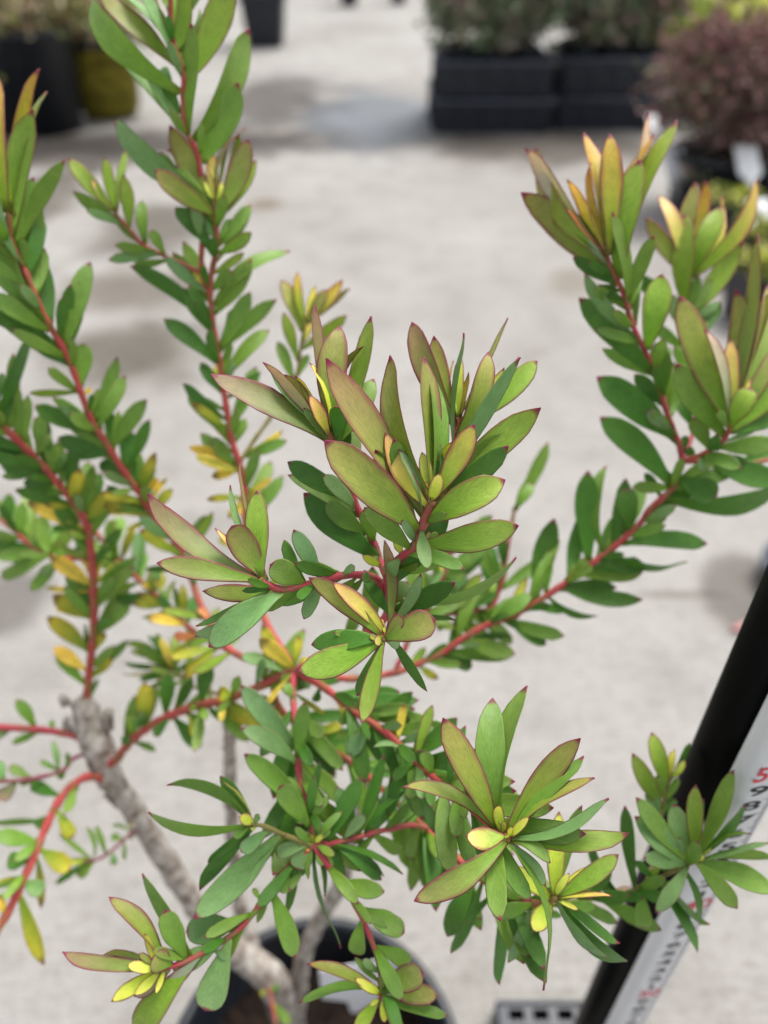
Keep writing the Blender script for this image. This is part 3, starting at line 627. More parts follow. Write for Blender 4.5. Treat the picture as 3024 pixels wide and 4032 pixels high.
# leaves: shoot tile / base x y, tip x y, apparent width, kind, depth of tip (share of length; - is nearer), bow
LEAVES = """
S2 1
1185 850 640 185 170 g .1;1160 600 575 5 210 g 0;1120 460 640 -40 150 o -.1;1060 300 760 -60 60 b .1;1160 500 905 -60 95 b -.3
1190 870 920 410 110 b -.25;1180 740 1060 430 110 d .3;1120 230 1070 -150 110 l .1;1185 450 1210 -150 150 l -.25;1290 520 1500 -150 230 l -.1
1235 860 1262 155 120 g -.3;1290 880 1585 190 190 g .1;1310 1060 1545 540 220 g -.15;1230 250 1340 -100 90 g .4;1110 60 1000 -170 80 g .2;1120 200 1010 -20 60 o .2;1160 330 1300 60 80 g .5
S1 1
1395 1360 1105 820 165 o -.1;1390 1390 1000 1100 150 o -.4;1420 1390 1610 900 170 o -.15;1440 1420 1659 1040 120 l .1;1400 1300 1370 970 90 k .1
1395 1270 1335 1055 50 k -.1;1430 1250 1495 790 38 p .3;1440 1250 1550 870 90 l .3;1420 1250 1610 840 34 p .35;1340 1300 745 780 180 b .15
1200 1150 1075 970 70 o .3;1400 1560 1310 1390 50 b -.3;1370 1620 1140 1350 130 d 0;1430 1640 1630 1500 100 l -.2;1430 1560 1490 1420 60 g .2;1420 1700 1625 1385 65 g .2
1400 1300 1440 1180 45 y -.1;1390 1310 1320 1170 40 y -.2
S21 1
740 1370 445 1030 110 l -.1;720 1360 590 1160 45 k -.15;750 1360 680 1020 80 l 0;770 1370 820 985 55 l .3;840 1470 800 1135 95 l -.2
760 1480 480 1245 90 g 0;960 1560 920 1300 85 g .1;1080 1640 980 1495 80 g -.2;930 1600 740 1400 60 g -.1
S21 2
1030 10 705 30 75 b -.1
S3 1
20 1300 5 515 170 w 0;90 1150 215 445 120 w .1;180 1000 290 585 75 l .3;140 1500 195 712 175 l -.15;330 1520 425 1035 135 g .1
305 1880 255 1295 145 g -.1;170 1720 -10 1230 70 b -.3;80 1750 -60 1480 100 g -.2;40 1350 -60 800 120 o .2
S3 2
330 480 70 -100 95 g -.3;230 350 -40 120 100 g -.1;310 490 -50 240 130 g -.3;420 720 0 430 45 b -.4;440 600 585 35 150 g 0
440 600 385 380 60 g .2;510 850 540 565 130 g -.1;490 890 310 725 85 g .1;660 1030 770 660 90 g .1;640 1100 815 775 110 g -.1
630 1020 640 860 50 g .1;720 1240 945 925 125 g 0;850 1350 965 1060 100 d .2;830 1360 860 1140 100 d -.1;730 1220 770 1000 60 g .2
650 1180 370 940 80 d -.1;600 1150 220 970 130 d 0;700 1290 370 1180 130 d -.1;660 1330 440 1270 110 d .2;810 1450 650 1340 110 d 0
930 1500 1000 1350 85 g 0;900 1590 770 1565 55 g 0;1030 1610 1120 1510 80 mg 0;1060 1560 1085 1440 45 m .1;350 930 190 890 60 l .2;140 240 50 60 90 g .1
540 900 590 860 40 m .1
S3 6
960 30 690 10 60 m 0;1180 270 910 110 90 mg 0;1040 400 940 370 60 d .1;1290 130 1330 20 60 g .1;1500 80 1380 0 80 l .1;1330 700 1290 620 60 or 0;1200 300 1090 200 60 p .1
S4 2
90 1080 85 630 110 g .1;190 850 200 480 110 d .3;180 1180 180 900 75 g .1;260 1280 270 1010 90 g .1;390 1480 370 1200 90 g .1
30 640 10 370 60 g .2;240 1400 0 1240 110 d -.1;310 1430 0 1340 120 d -.2;390 1570 220 1490 90 g 0;600 1659 620 1400 80 g .3;480 1640 560 1500 70 d .2
150 1659 150 1470 90 d .1;30 1640 20 1430 80 g .1;510 1780 170 1590 100 m -.1;60 1250 -60 1060 90 d .1;-40 1000 20 760 80 d .3;20 1120 -60 900 90 g .2;130 1000 60 870 80 d .2
230 1290 330 1150 60 g .2;420 1540 520 1380 60 g .2;340 1440 430 1270 60 d .3
S4 6
510 470 325 290 120 m 0;530 520 290 490 40 m .1;540 690 340 540 130 mg 0;540 680 360 640 40 m .2;530 890 305 680 130 mg 0
540 1030 350 880 100 m .1;510 1100 360 920 90 g -.1;670 530 875 295 110 g .1;660 760 840 460 100 g .2;650 780 850 580 130 g 0
640 900 680 780 70 mg .1;610 1070 730 940 80 mg -.1;660 1060 835 830 70 g .1;600 640 560 460 60 d -.3;590 900 550 720 40 d -.3
650 530 660 280 55 m .1;570 420 530 220 60 m .2;620 1200 640 1080 40 d 0
S6 6
200 330 -20 290 90 g 0;90 200 -20 170 90 g .1;330 240 270 20 110 g .1;160 100 150 -60 80 g .1;400 380 260 400 70 b 0
370 440 200 510 90 g 0;80 30 60 -120 80 d .2;330 260 460 130 90 g .3;-10 60 20 -80 70 g .2;230 240 330 80 80 b .2
S5 6
1120 700 920 690 45 d 0;1060 630 860 590 70 mg 0;1200 680 1180 470 60 mg .1;980 520 1010 430 60 m .1;950 540 940 440 70 m -.1;800 280 730 200 60 g .1;750 330 660 320 60 g .1;730 180 740 50 90 g .2;1270 850 1130 800 70 or -.1
S24 6
1130 920 910 870 50 d 0;1020 900 1015 790 50 g 0;1110 930 1010 940 50 d .1;1100 990 800 980 45 d 0;1090 1010 800 1050 32 mg 0
1120 1030 900 1090 50 d -.1;1180 880 1310 880 50 g .1;1100 1110 960 1140 40 g .1;1060 920 960 800 40 d .1;1150 1050 1240 960 45 d .1
S7 6
215 1370 105 1215 85 g -.1;250 1490 75 1500 55 g 0;70 1450 -40 1460 70 b 0;30 1640 -20 1450 50 b -.2;340 1420 330 1350 40 g .1
S8 6
350 1600 340 1480 50 b .1;350 1600 260 1610 40 g 0;430 1640 440 1560 35 d .1
S8 8
110 130 -10 200 100 s 0;190 50 60 -10 70 g .1;420 0 380 70 50 g 0;20 80 -30 -40 90 b .1;230 90 130 110 40 g 0;440 20 440 -40 40 d .1
S9 8
260 330 -40 360 50 g .1;200 460 -30 420 110 g 0;330 320 240 390 90 d -.3;390 290 470 455 90 mg -.1;390 180 195 100 90 d 0
200 605 45 600 120 d -.1;270 540 455 660 120 mg -.1;255 580 265 910 55 mg 0;220 870 285 1280 100 mg -.1;165 750 290 800 110 b -.2
100 680 -20 740 40 mg 0;110 720 -20 770 40 g 0;70 820 -10 830 40 g .1;60 950 -20 830 80 m -.2;500 100 480 150 50 g -.2
S10 8
590 580 375 430 40 g 0 -25;600 560 560 380 30 g .1;650 510 620 370 45 g 0;600 620 420 610 50 y -.1;610 600 500 700 90 g -.1
520 680 360 750 50 d 0;730 560 740 630 50 b -.1;770 440 720 440 50 g 0;810 480 805 600 30 g 0;840 400 720 370 25 g .1;860 400 850 350 40 m 0
S11 6
940 1400 940 1100 110 mg 0;860 1450 840 1310 80 g .1;970 1390 890 1320 110 d -.2;1080 1310 1090 1040 100 d 0;1130 1280 1240 1030 70 g .2
1310 1250 1355 990 110 d 0;1520 1180 1410 1170 110 mg -.3;1120 1330 1000 1450 70 d 0;1130 1340 1295 1530 110 d -.1;1190 1300 1310 1350 55 d .1
880 1500 1010 1550 50 g 0;1430 1240 1659 1370 100 mg 0;1340 1260 1430 1330 60 d .1;1590 1720 1435 1360 70 b -.1
S11 7
240 950 20 820 110 m -.2;170 960 40 730 90 mg .1;255 1050 40 1290 32 m -.3;300 980 280 800 70 mg .2;200 1060 -99 930 90 b .2
S14 7
280 1180 450 1310 40 mg .1;210 1530 -99 1120 140 b -.1;220 1640 -100 1400 130 b -.2;300 1600 320 1230 110 g -.1;250 1220 190 1110 70 g .1;290 1560 340 1400 60 d .2;200 1590 250 1440 50 d .1
S12 7
260 1040 200 1190 90 g -.2;260 1040 290 1160 80 d -.2;270 1030 340 950 70 mg -.1;330 1080 460 1050 60 g .1;260 1040 350 1140 60 b -.1;250 1040 170 1110 70 g -.1;420 1120 380 1230 60 d 0;600 1260 560 1380 70 g -.1;700 1330 780 1270 60 g -.1
500 1230 690 1400 40 m .1;800 1280 1015 1165 100 d .1;730 1400 600 1580 110 b -.2;830 1420 995 1335 90 d .1;1060 1550 1300 1330 130 d .1
940 1500 1160 1400 80 b 0;1130 1500 1145 1250 85 l .2;1350 1660 1365 1385 70 d .2;1110 1659 1050 1545 110 d -.2;930 1570 760 1525 40 b -.1 30;560 1230 690 1230 50 d .2
740 920 935 1165 100 d -.1;1140 1240 960 1240 65 m .3;700 1300 860 1180 80 b .3;760 1360 640 1460 60 g .1;1010 1580 1090 1430 60 g .2;880 1480 880 1650 60 d 0
S12 A
250 900 150 1020 90 g -.1;200 800 60 900 80 d .1;330 860 260 720 100 g .1;420 1000 330 1120 80 g 0;520 1030 480 900 70 g .2;60 660 20 1100 90 d .2;160 760 40 1140 80 d .1;430 950 560 720 80 b .3
S13 7
400 1420 560 1380 70 mg .2;420 1490 330 1600 60 g 0;600 1600 480 1640 60 d 0;500 1550 560 1420 60 g .2
S13 9
1200 470 1230 700 110 b -.1;950 500 1000 790 100 g -.1;860 430 1000 600 110 d 0;1310 850 1240 1090 140 d -.1;1270 1000 1265 1205 80 d .1
1545 900 1555 1390 80 d .1;1520 890 1370 1000 45 d 0;1390 700 1380 900 60 g 0;760 100 770 270 80 g .1;900 230 860 420 70 d .1;1330 610 1450 520 70 g .1;1120 420 1190 250 70 d .1;1500 760 1400 640 60 g 0
D 7
410 420 240 115 120 b -.1;310 490 90 335 170 g -.5;300 500 60 640 80 g .2;555 430 640 350 60 b -.3;540 395 350 330 70 g .1;300 400 180 180 90 d .3
450 520 310 695 100 b 0;560 500 130 600 130 d .25;20 420 -60 130 70 k .1;100 330 10 -138 170 l .1;-30 180 -124 -349 28 p .3;-40 200 -179 -169 45 b .2
650 420 520 520 70 g .1;700 420 600 520 60 g .1
D 6
1540 400 945 -92 150 p .1;1620 480 1015 330 150 o -.2;1690 500 1500 85 190 o -.3;1480 300 1390 110 50 k .2;1830 515 1355 875 190 b -.15;1730 560 1275 745 60 d .2;1740 540 1570 510 45 d .1;1800 700 1310 510 120 o .35;1800 980 1265 800 130 b .4
A 3
1060 1640 435 680 210 p -.1;1055 1769 440 1190 240 o -.3;1090 1450 905 650 150 o .35;1170 1480 1085 655 125 o .2;1225 1400 1120 755 110 g .4
1420 1450 1698 652 100 b .1;1450 1440 1600 1145 110 g .35;1390 1530 1839 994 200 l 0;1150 1735 1615 1450 200 l -.3;1210 1600 1415 1090 150 w2 -.2
1215 1560 1265 1195 60 y 0;1140 1540 1075 1270 90 y .1;1170 1600 1190 1410 95 y -.4;1130 1580 1100 1465 35 y -.1;1200 1580 1270 1440 45 y 0
1100 1620 845 1145 130 k .12;1120 1690 915 1255 85 b -.2;1200 1400 1190 1220 40 d .2
A 7
1000 230 700 -30 140 g .1;1150 250 1700 90 190 l -.1;1075 110 1110 370 100 b -.5;960 300 850 410 110 b .1;980 440 1220 310 60 g .2;940 550 1690 300 75 g 0 110
925 610 985 455 110 b -.2;960 660 1050 750 110 b .1;1000 690 1300 685 45 d 0;1030 250 1180 130 60 g .2;960 290 900 180 60 y .2;1050 200 1130 130 40 o -.1
B 3
440 1060 375 325 80 p .2;490 1190 540 450 190 o 0;530 1190 745 390 110 l .1;600 1000 670 580 40 o .3;600 1190 765 795 130 g .1;420 1240 -294 790 165 p 0
400 1080 60 675 75 s -.3;430 1240 300 985 60 b -.5;400 1110 95 740 80 d .1;400 1030 190 765 75 o 0;420 1010 265 770 45 y -.1;430 950 345 690 48 y -.1;450 1110 345 900 90 k -.4
600 1580 205 1335 130 d 0;640 1700 208 1412 100 g .1;590 1300 600 1120 60 d .1;640 1400 630 1130 100 g .4;430 960 395 780 30 k .1
B 7
620 370 315 -120 190 d .1;700 140 450 -69 130 g -.1;740 250 430 -10 110 g .2;720 360 610 160 80 b .3;790 300 640 120 80 d .4;820 360 690 280 60 y -.2;740 90 800 -60 60 g .3
Cc 3
1270 1100 1015 430 150 p .2;1290 1090 1150 520 120 o 0;1320 1020 1325 650 75 y 0;1310 1000 1325 840 38 k -.1;1300 1000 1295 880 28 y -.1;1290 1250 1375 500 42 b -.3
1330 1180 1510 620 130 o -.1;1400 1090 1610 730 90 y .2;1560 1120 1824 680 150 l .2;1500 900 1630 400 36 o .3;1330 1080 1285 680 40 k .3;1320 1150 1390 760 50 w .1
E 7
790 790 350 420 130 o .1;820 790 490 455 110 k -.1;840 760 825 185 85 p .2;810 690 700 375 90 d .3;870 860 945 670 95 o -.4;880 940 1165 700 190 o -.3
780 870 275 1035 190 l -.2;850 880 690 1370 110 l -.3;725 800 500 785 70 g 0;670 760 360 860 140 d .2;845 880 765 840 75 k -.5;790 830 735 805 40 y -.3;820 830 800 800 34 y -.3
920 810 1105 1165 70 d .1;660 900 655 1185 110 d .3;870 930 930 870 70 b -.1;965 780 1070 400 75 b -.3;830 800 815 690 30 k .1
S12 A
760 1200 365 500 190 o 0;790 1150 705 375 205 g .3 -40;830 1180 940 300 130 g .3 -25;860 1190 1265 630 165 o .1;900 1220 1310 775 110 g .3
900 1290 1370 900 70 o 0;910 1310 1450 1010 80 b -.1 60;960 1370 1580 1280 140 l 0;810 1350 1080 1450 90 g -.4 -30;820 1370 1045 1590 100 b -.1
795 1340 1007 2273 55 g -.3 -40;790 1330 191 1687 165 o -.2;800 1300 530 1270 150 v -.4;700 1230 125 945 110 o 0 40
830 1200 740 1070 80 y -.4;890 1290 940 1150 65 y -.4;790 1260 775 1170 45 y -.3;830 1290 830 1210 40 y -.5;820 1330 790 1260 40 y -.5
S13 C
260 800 310 280 125 y .3;330 480 435 235 85 g .4;340 820 690 560 130 l 0;380 780 500 640 60 y .2;270 850 0 650 120 y -.1;280 800 370 680 60 y -.2
290 840 650 825 40 k -.2;310 840 430 920 40 y -.4;270 880 140 1060 130 y -.3;150 900 -124 950 110 g .1;330 930 620 1230 70 b -.2;430 930 680 1150 70 d .1
400 880 745 1250 120 d .2;110 1060 -20 1260 80 b 0;200 1090 110 1275 40 b 0;210 1150 245 1355 30 d .1;60 920 -60 780 70 g .2;0 840 -120 700 70 d .1
Jr 9
520 580 950 690 45 d 0;480 610 830 700 40 d .1;650 430 820 -90 90 d .2;700 430 980 160 60 d .2;830 400 1000 220 60 g .1;560 470 700 300 90 b .1;760 420 640 560 60 g 0;450 440 680 60 120 d .3;600 440 520 120 120 d .3
L 9
560 730 835 800 120 g -.2;550 770 630 790 50 b -.3;680 900 960 1070 150 g -.1;675 990 655 1215 120 g -.2;800 1150 1005 1275 110 g 0;860 1400 1085 1330 170 o -.3
890 1460 1180 1480 140 o 0;1060 1530 1245 1610 80 g .1;760 1450 325 1275 90 o -.1;700 1430 280 1530 70 g .1 40;790 1460 640 1360 70 y -.3;860 1470 810 1330 60 p -.3
800 1500 640 1720 100 l -.2;830 1520 830 1650 70 y -.4;870 1500 950 1720 90 l -.2;840 1580 895 1460 50 s -.5;780 1320 690 1240 60 b -.2;760 1390 640 1220 45 g .2;800 1500 740 1540 40 y -.2
S14 9
370 500 250 380 60 g -.15;370 500 480 390 65 g -.1;380 510 510 570 60 l -.15;360 520 330 640 55 b -.2;380 520 430 640 55 g -.2;360 500 270 480 55 l -.25;370 490 440 430 45 y -.3;370 500 360 420 45 mg -.25;375 505 320 540 35 m -.3;380 505 420 520 30 m -.3
200 410 150 110 150 g -.2;100 330 -74 -94 140 g .1;230 450 270 655 150 b -.3;420 420 275 445 60 b -.4;330 640 575 1150 40 d .1 30;420 680 440 830 40 d .1;330 380 260 240 70 g .2;360 330 380 60 70 d .1;380 350 480 180 60 g .1
430 500 560 280 60 g .2;340 560 340 720 40 g -.2;400 560 500 640 50 g .1;300 520 130 560 100 b -.1;310 560 300 700 50 d 0;280 200 190 60 60 g .2;320 260 420 -40 60 d .2
J2 8
1789 480 1255 975 190 b -.2;1700 500 1560 540 110 b -.4;1560 340 1095 90 85 g .1 25;1560 400 960 290 80 g 0 35;1640 240 1425 50 90 d .3;1640 300 1430 90 20 o .2;1630 400 1550 315 80 y -.4;1640 440 1625 400 40 y -.3
1600 410 1515 450 60 g -.1;1580 590 1345 610 70 d .2;1600 700 1290 770 100 d .3;1720 760 1500 840 50 g .2;1640 380 1680 300 50 b -.2
K 9
150 820 250 1230 130 g -.1;190 660 170 810 90 g -.2;270 640 200 930 70 d .1;30 930 -170 1240 80 g -.1 40;90 800 10 1000 50 g .1;60 880 -20 780 40 g .1
K 8
1550 1010 1210 1060 190 b 0;1440 1150 1120 1310 130 b -.15;1510 1130 1330 1570 200 b -.1;1340 1300 1060 1420 90 s -.1;1150 1430 865 1480 100 s .1;1300 1310 880 1720 190 l .1
1200 1240 1070 920 150 g -.1;1200 1140 920 685 100 g .2;1040 1200 695 845 110 o .1;1000 1240 405 1215 110 p 0;920 1190 680 1195 45 o .2;970 1230 940 1070 60 y 0
980 1260 900 1200 50 o -.1;990 1310 825 1280 90 y -.3;1130 1330 985 1235 150 o -.5;960 1360 725 1510 100 y -.1;1030 1340 870 1470 80 y -.3;1080 1370 1010 1460 45 y -.3;1390 1180 1480 1250 50 b .1
S15 7
1290 715 1680 920 130 g -.1;1200 930 1400 1000 110 d .1;1340 850 1659 800 60 d .2;1100 960 1250 860 80 d .1;1480 600 1680 560 90 g .2;1000 1010 1100 880 60 l .1;1060 990 1180 1080 60 mg .1
S15 B
120 510 275 45 160 d .1;200 500 240 250 90 g .3;60 480 325 190 50 l .1;-30 600 95 425 70 y .2;500 330 490 -269 170 d .1;600 270 605 -304 100 g .3;720 220 1255 215 125 d .1
560 330 880 360 120 d 0;660 300 1130 305 65 d .25;340 500 845 570 120 d 0;140 610 345 640 70 d 0;250 580 555 670 60 d .1;-150 640 135 530 110 g -.2;-30 700 225 860 110 d .1;440 430 480 300 80 g -.3
620 240 720 60 90 g .2;350 460 420 340 60 g .2;800 150 1000 40 60 g .2
S15 5
780 1630 735 1345 130 d -.1;1060 1340 570 880 190 d .1;1060 1270 1330 1390 180 d -.3;1000 1420 1750 1330 150 d .15;1000 1250 920 1200 60 d 0;960 1390 860 1240 70 d .1;1020 1330 780 1330 90 g .2
S16 5
1030 1020 550 620 190 d 0;1020 970 880 830 90 b -.3;960 800 795 600 100 d .1;900 590 440 105 160 d .05;800 370 470 -55 90 b -.2;965 740 930 395 135 g -.3;1000 740 1020 420 60 b .3;870 450 970 -45 170 l -.2;800 300 800 -30 60 g .2
1080 1060 1000 950 60 d -.1;1110 1100 1130 1000 60 d -.2;1020 880 1070 700 70 g .3;700 130 560 20 60 d .1;740 180 640 60 60 g .1
S16 4
640 1210 65 590 190 o 0;610 1050 110 290 110 s .1;600 950 180 290 130 o .3;600 1000 360 700 90 d .2;580 850 455 215 125 w .2;560 800 370 500 80 k .1
570 820 490 410 60 k 0;605 900 635 205 140 w2 -.1;690 1150 830 380 190 l -.2;650 900 875 80 75 s .4;700 850 940 225 90 w .3;720 1130 1080 130 130 l .05
720 1300 640 720 80 g -.4;560 690 360 685 30 or -.3;560 1050 220 515 22 p .2;660 1180 560 1020 60 g .1;690 1230 580 1200 50 d 0;600 900 700 500 50 k .2;760 1350 830 1120 70 g .3
S17 5
1380 1000 1060 535 190 g -.1;1410 820 1085 95 190 o 0;1420 770 1260 310 60 s -.2;1440 720 1415 370 110 k -.05;1470 720 1475 60 140 o .2;1480 720 1690 60 130 o .1
1480 800 1700 450 100 o .1;1440 760 1545 620 70 k -.1;1420 950 1545 690 140 l -.4;1430 980 1750 650 150 l -.1;1430 990 1750 850 100 d .1;1390 1060 1590 950 40 b -.1
1350 1100 1720 1040 130 g 0;1290 1100 1180 880 120 g .1;1230 1120 1230 1230 60 b -.4;1410 880 1430 700 40 y -.1
S18 5
1180 950 1100 770 90 d .2;1180 800 1330 600 80 d .2;1170 620 1050 420 80 g .2;1160 480 1260 250 80 g .2
S19 5
1250 1165 1530 1170 90 d -.1;1260 1170 1750 1300 170 d 0;1450 1185 1700 1080 80 d .2;1180 1165 1130 1080 70 d -.2;1350 1170 1420 1120 40 g -.1
S18 4
1060 1350 1120 730 150 l -.1;1080 1100 950 605 100 k .1;1080 1130 870 760 110 o .3;1120 1200 1205 530 110 o 0;1150 1050 1270 525 95 w .1;1180 1160 1350 690 140 l -.1
1200 1080 1570 505 110 w .2;1200 1400 1480 920 140 l 0;1180 1350 1210 1130 80 g 0;1190 1050 1345 610 50 k .3;1110 1200 1060 1010 40 b .1;1200 1420 1350 1300 60 b .1;1080 1500 1040 1250 80 b .1;1140 1120 1100 900 50 k .1
S17 4
1640 1230 1590 860 110 o .1;1500 1900 1660 1190 120 o .3
H C
1130 560 800 190 120 g -.1;1100 600 785 310 160 b 0;1130 580 1050 230 150 b .2;1210 540 1190 110 110 l -.1;1220 500 1240 200 80 d .2;1240 550 1430 10 110 g 0
1230 560 1510 235 60 d .2;1240 580 1550 425 40 g -.1;1240 600 1670 480 50 b -.1;1240 640 1700 580 60 g 0;1220 640 1700 800 150 g .1;1220 650 1460 910 120 g -.2;1140 620 845 575 120 b -.2;1150 640 930 940 100 b -.3
1120 680 1200 1010 55 d .1;950 770 1215 1190 70 d .1;980 740 1260 1025 40 d .2;840 800 850 1040 120 g -.1;860 800 940 860 60 b -.1;800 780 740 240 90 d .1;700 820 500 410 70 d .3;690 830 560 760 60 d .1
1180 610 1210 540 50 y -.3;1220 600 1290 510 60 l 0;1190 600 1250 570 40 y -.3;900 740 960 620 50 l 0;930 720 800 600 60 d .1;760 800 900 780 40 or .1;600 840 760 770 40 s .1;1010 690 930 560 70 d .1
I C
940 250 780 -99 110 l -.1;1000 120 905 -234 110 l 0;1030 60 1050 -119 60 y 0;1030 60 1120 -50 55 y .1;1040 90 1155 -165 40 d .2;990 200 950 40 80 g -.2;960 330 880 140 90 b -.1;1000 200 1080 60 60 g .2;970 300 1060 200 70 d .2
KN 9
110 1530 220 1659 70 g -.1;90 1450 150 1410 40 g 0;80 1400 40 1480 40 y -.1
S20 7
1180 520 1130 400 60 d .1;1170 530 1290 430 70 d .1;1200 470 1360 400 60 g .2;1230 350 1400 280 70 g .2;1060 690 960 600 60 g .1;1240 330 1160 240 60 g .2;1250 250 1330 120 70 d .2;1230 380 1130 480 50 b -.1;1220 400 1300 560 60 d 0
S20b 7
1300 655 1460 400 80 l .2;1390 640 1480 500 70 g .1;1500 590 1540 420 60 l .2;1560 560 1620 350 60 l .2;1250 660 1180 770 50 d .1;1400 640 1360 800 60 g 0;1480 600 1620 640 80 g .1
S20b 5
20 1450 240 1040 90 g .1;0 1480 120 1310 100 g .1;-40 1500 20 1470 50 d 0
S23 3
300 490 165 155 105 o 0;315 440 270 105 70 w .1;325 430 385 190 55 y 0;330 430 455 215 80 o -.1;330 430 560 160 85 w .1;330 440 600 200 34 o .2;300 600 590 385 90 l 0;270 680 180 370 80 l .1;240 800 140 555 85 g 0;250 780 340 640 60 g .1;300 560 360 380 60 k .2
S23 2
1620 1320 1860 1195 85 g -.1;1640 1280 1830 1130 50 m .1
S1 2
1350 430 850 60 120 d 0;1380 500 1190 205 100 d -.1;1340 240 1060 0 90 b -.2;1400 700 1065 410 130 d 0;1430 880 1300 690 90 d -.1;1450 1060 1190 825 85 d 0;1500 1220 1325 1010 70 mg 0
1500 1280 1360 1190 80 g -.1;1520 1340 1225 1240 85 m 0;1540 1380 1370 1430 80 m -.1;1360 220 1505 95 120 g -.3;1390 380 1630 20 130 g -.2;1390 110 1580 -20 70 l .1;1430 610 1784 278 115 g .1
1450 800 1744 475 110 g .1;1390 330 1885 -15 100 g .2;1420 600 1490 350 60 b .2;1440 780 1500 560 70 g .2;1470 920 1690 750 70 d .2;1540 1200 1590 1050 70 g .1;1575 1420 1660 1300 60 g .1;1580 1500 1700 1590 60 mg .1;1560 1560 1340 1580 60 mg 0;1590 1600 1480 1700 60 m .1
1380 200 1250 100 70 y .1;1360 180 1300 20 60 y .1
"""
KIND = {  # base colour, tip colour, strength of the red margin
 'g': ((108, 146, 46), (120, 150, 72), .32), 'd': ((72, 120, 34), (80, 121, 48), .16), 'b': ((114, 152, 86), (126, 158, 104), .42),
 'l': ((124, 162, 44), (146, 168, 74), .75), 'o': ((124, 156, 52), (152, 150, 84), 1), 'p': ((122, 150, 64), (146, 126, 92), 1),
 'y': ((186, 204, 64), (208, 208, 104), .8), 'k': ((192, 202, 78), (222, 194, 128), 1), 'w': ((146, 176, 46), (192, 162, 72), 1),
 'w2': ((150, 178, 52), (192, 176, 86), 1), 's': ((140, 160, 118), (186, 166, 150), 1), 'm': ((206, 190, 76), (216, 192, 86), 0),
 'mg': ((126, 152, 44), (184, 178, 62), .12), 'or': ((206, 152, 90), (204, 136, 92), .3), 'v': ((170, 196, 90), (222, 214, 140), 1),
}
ALB = 1.48
BASEP = Vector((POTC.x, POTC.y + .03, SOILZ))
shrub = empty('conebush', BASEP); tag(shrub, 'conebush shrub with red stems and red-edged leaves in the black pot', 'shrub')

def catmull(P, R, sub=5):
    out, rad = [], []
    n = len(P)
    for i in range(n - 1):
        p0, p1, p2, p3 = P[max(i - 1, 0)], P[i], P[i + 1], P[min(i + 2, n - 1)]
        for k in range(sub):
            t = k / sub
            out.append(.5 * ((2 * p1) + (p2 - p0) * t + (2 * p0 - 5 * p1 + 4 * p2 - p3) * t * t + (3 * p1 - p0 - 3 * p2 + p3) * t ** 3))
            rad.append(R[i] + (R[i + 1] - R[i]) * t)
    out.append(P[-1]); rad.append(R[-1])
    return out, rad
def set_attr(me, name, typ, data):
    a = me.attributes.new(name, typ, 'POINT')
    key = {'FLOAT_COLOR': 'color', 'FLOAT': 'value', 'FLOAT_VECTOR': 'vector'}[typ]
    a.data.foreach_set(key, np.asarray(data, dtype=np.float32).ravel())

LINES = {}; RADS = {}; SHOOT_OBJ = {}
rngs = random.Random(11)
for name, (style, r0, r1, pts) in SHOOTS.items():
    P = []; PX_ = []
    for t, x, y, d in pts:
        px, py = tp(t, x, y); P.append(un(px, py, d)); PX_.append((px, py, d))
    R = [.72 * (r0 + (r1 - r0) * i / (len(P) - 1)) * .001 for i in range(len(P))]
    Q, RQ = catmull(P, R, 8)
    # nodes: slight swelling, a little wander
    L = 0; nodes = []
    for i in range(len(Q)):
        if i: L += (Q[i] - Q[i - 1]).length
        RQ[i] *= 1 + .10 * math.sin(L * 620 + hash(name) % 7) + .05 * rngs.uniform(-1, 1)
    RQ[-1] *= .55
    LINES[name] = Q; RADS[name] = RQ
    bm = bmesh.new(); seg = 12
    tube(bm, [q - P[0] for q in Q], RQ, seg)
    # small leaf scars
    bm.verts.ensure_lookup_table(); nv = len(bm.verts)
    me = bpy.data.meshes.new('shoot'); bmesh.ops.recalc_face_normals(bm, faces=bm.faces[:]); bm.to_mesh(me); bm.free()
    me.polygons.foreach_set('use_smooth', [True] * len(me.polygons))
    c0 = np.array(s2l(STEMCOL[style])) * .92; gcol = np.array(s2l((150, 140, 66))) * .7
    cols, uv = [], []
    for i in range(len(Q)):
        f = i / (len(Q) - 1)
        k = max(0, (f - .86) / .14) * .75 if style != 'green' else 0
        k = max(k, .55 * max(0, math.sin(i * .55 + len(name)) - .72) / .28)
        c = c0 * (1 - k) + gcol * k
        for s in range(seg): cols.append((*c, 1)); uv.append((f * len(Q) * .12, s / seg, 0))
    set_attr(me, 'pigment', 'FLOAT_COLOR', cols); set_attr(me, 'luv', 'FLOAT_VECTOR', uv)
    o = link('shoot', me, M_STEM, shrub, P[0] - BASEP)
    SHOOT_OBJ[name] = (o, P[0])
    if style in ('green', 'purple', 'salmon'): o['label'] = {'green': 'young greenish shoot', 'purple': 'purplish side shoot', 'salmon': 'salmon red shoot'}[style]

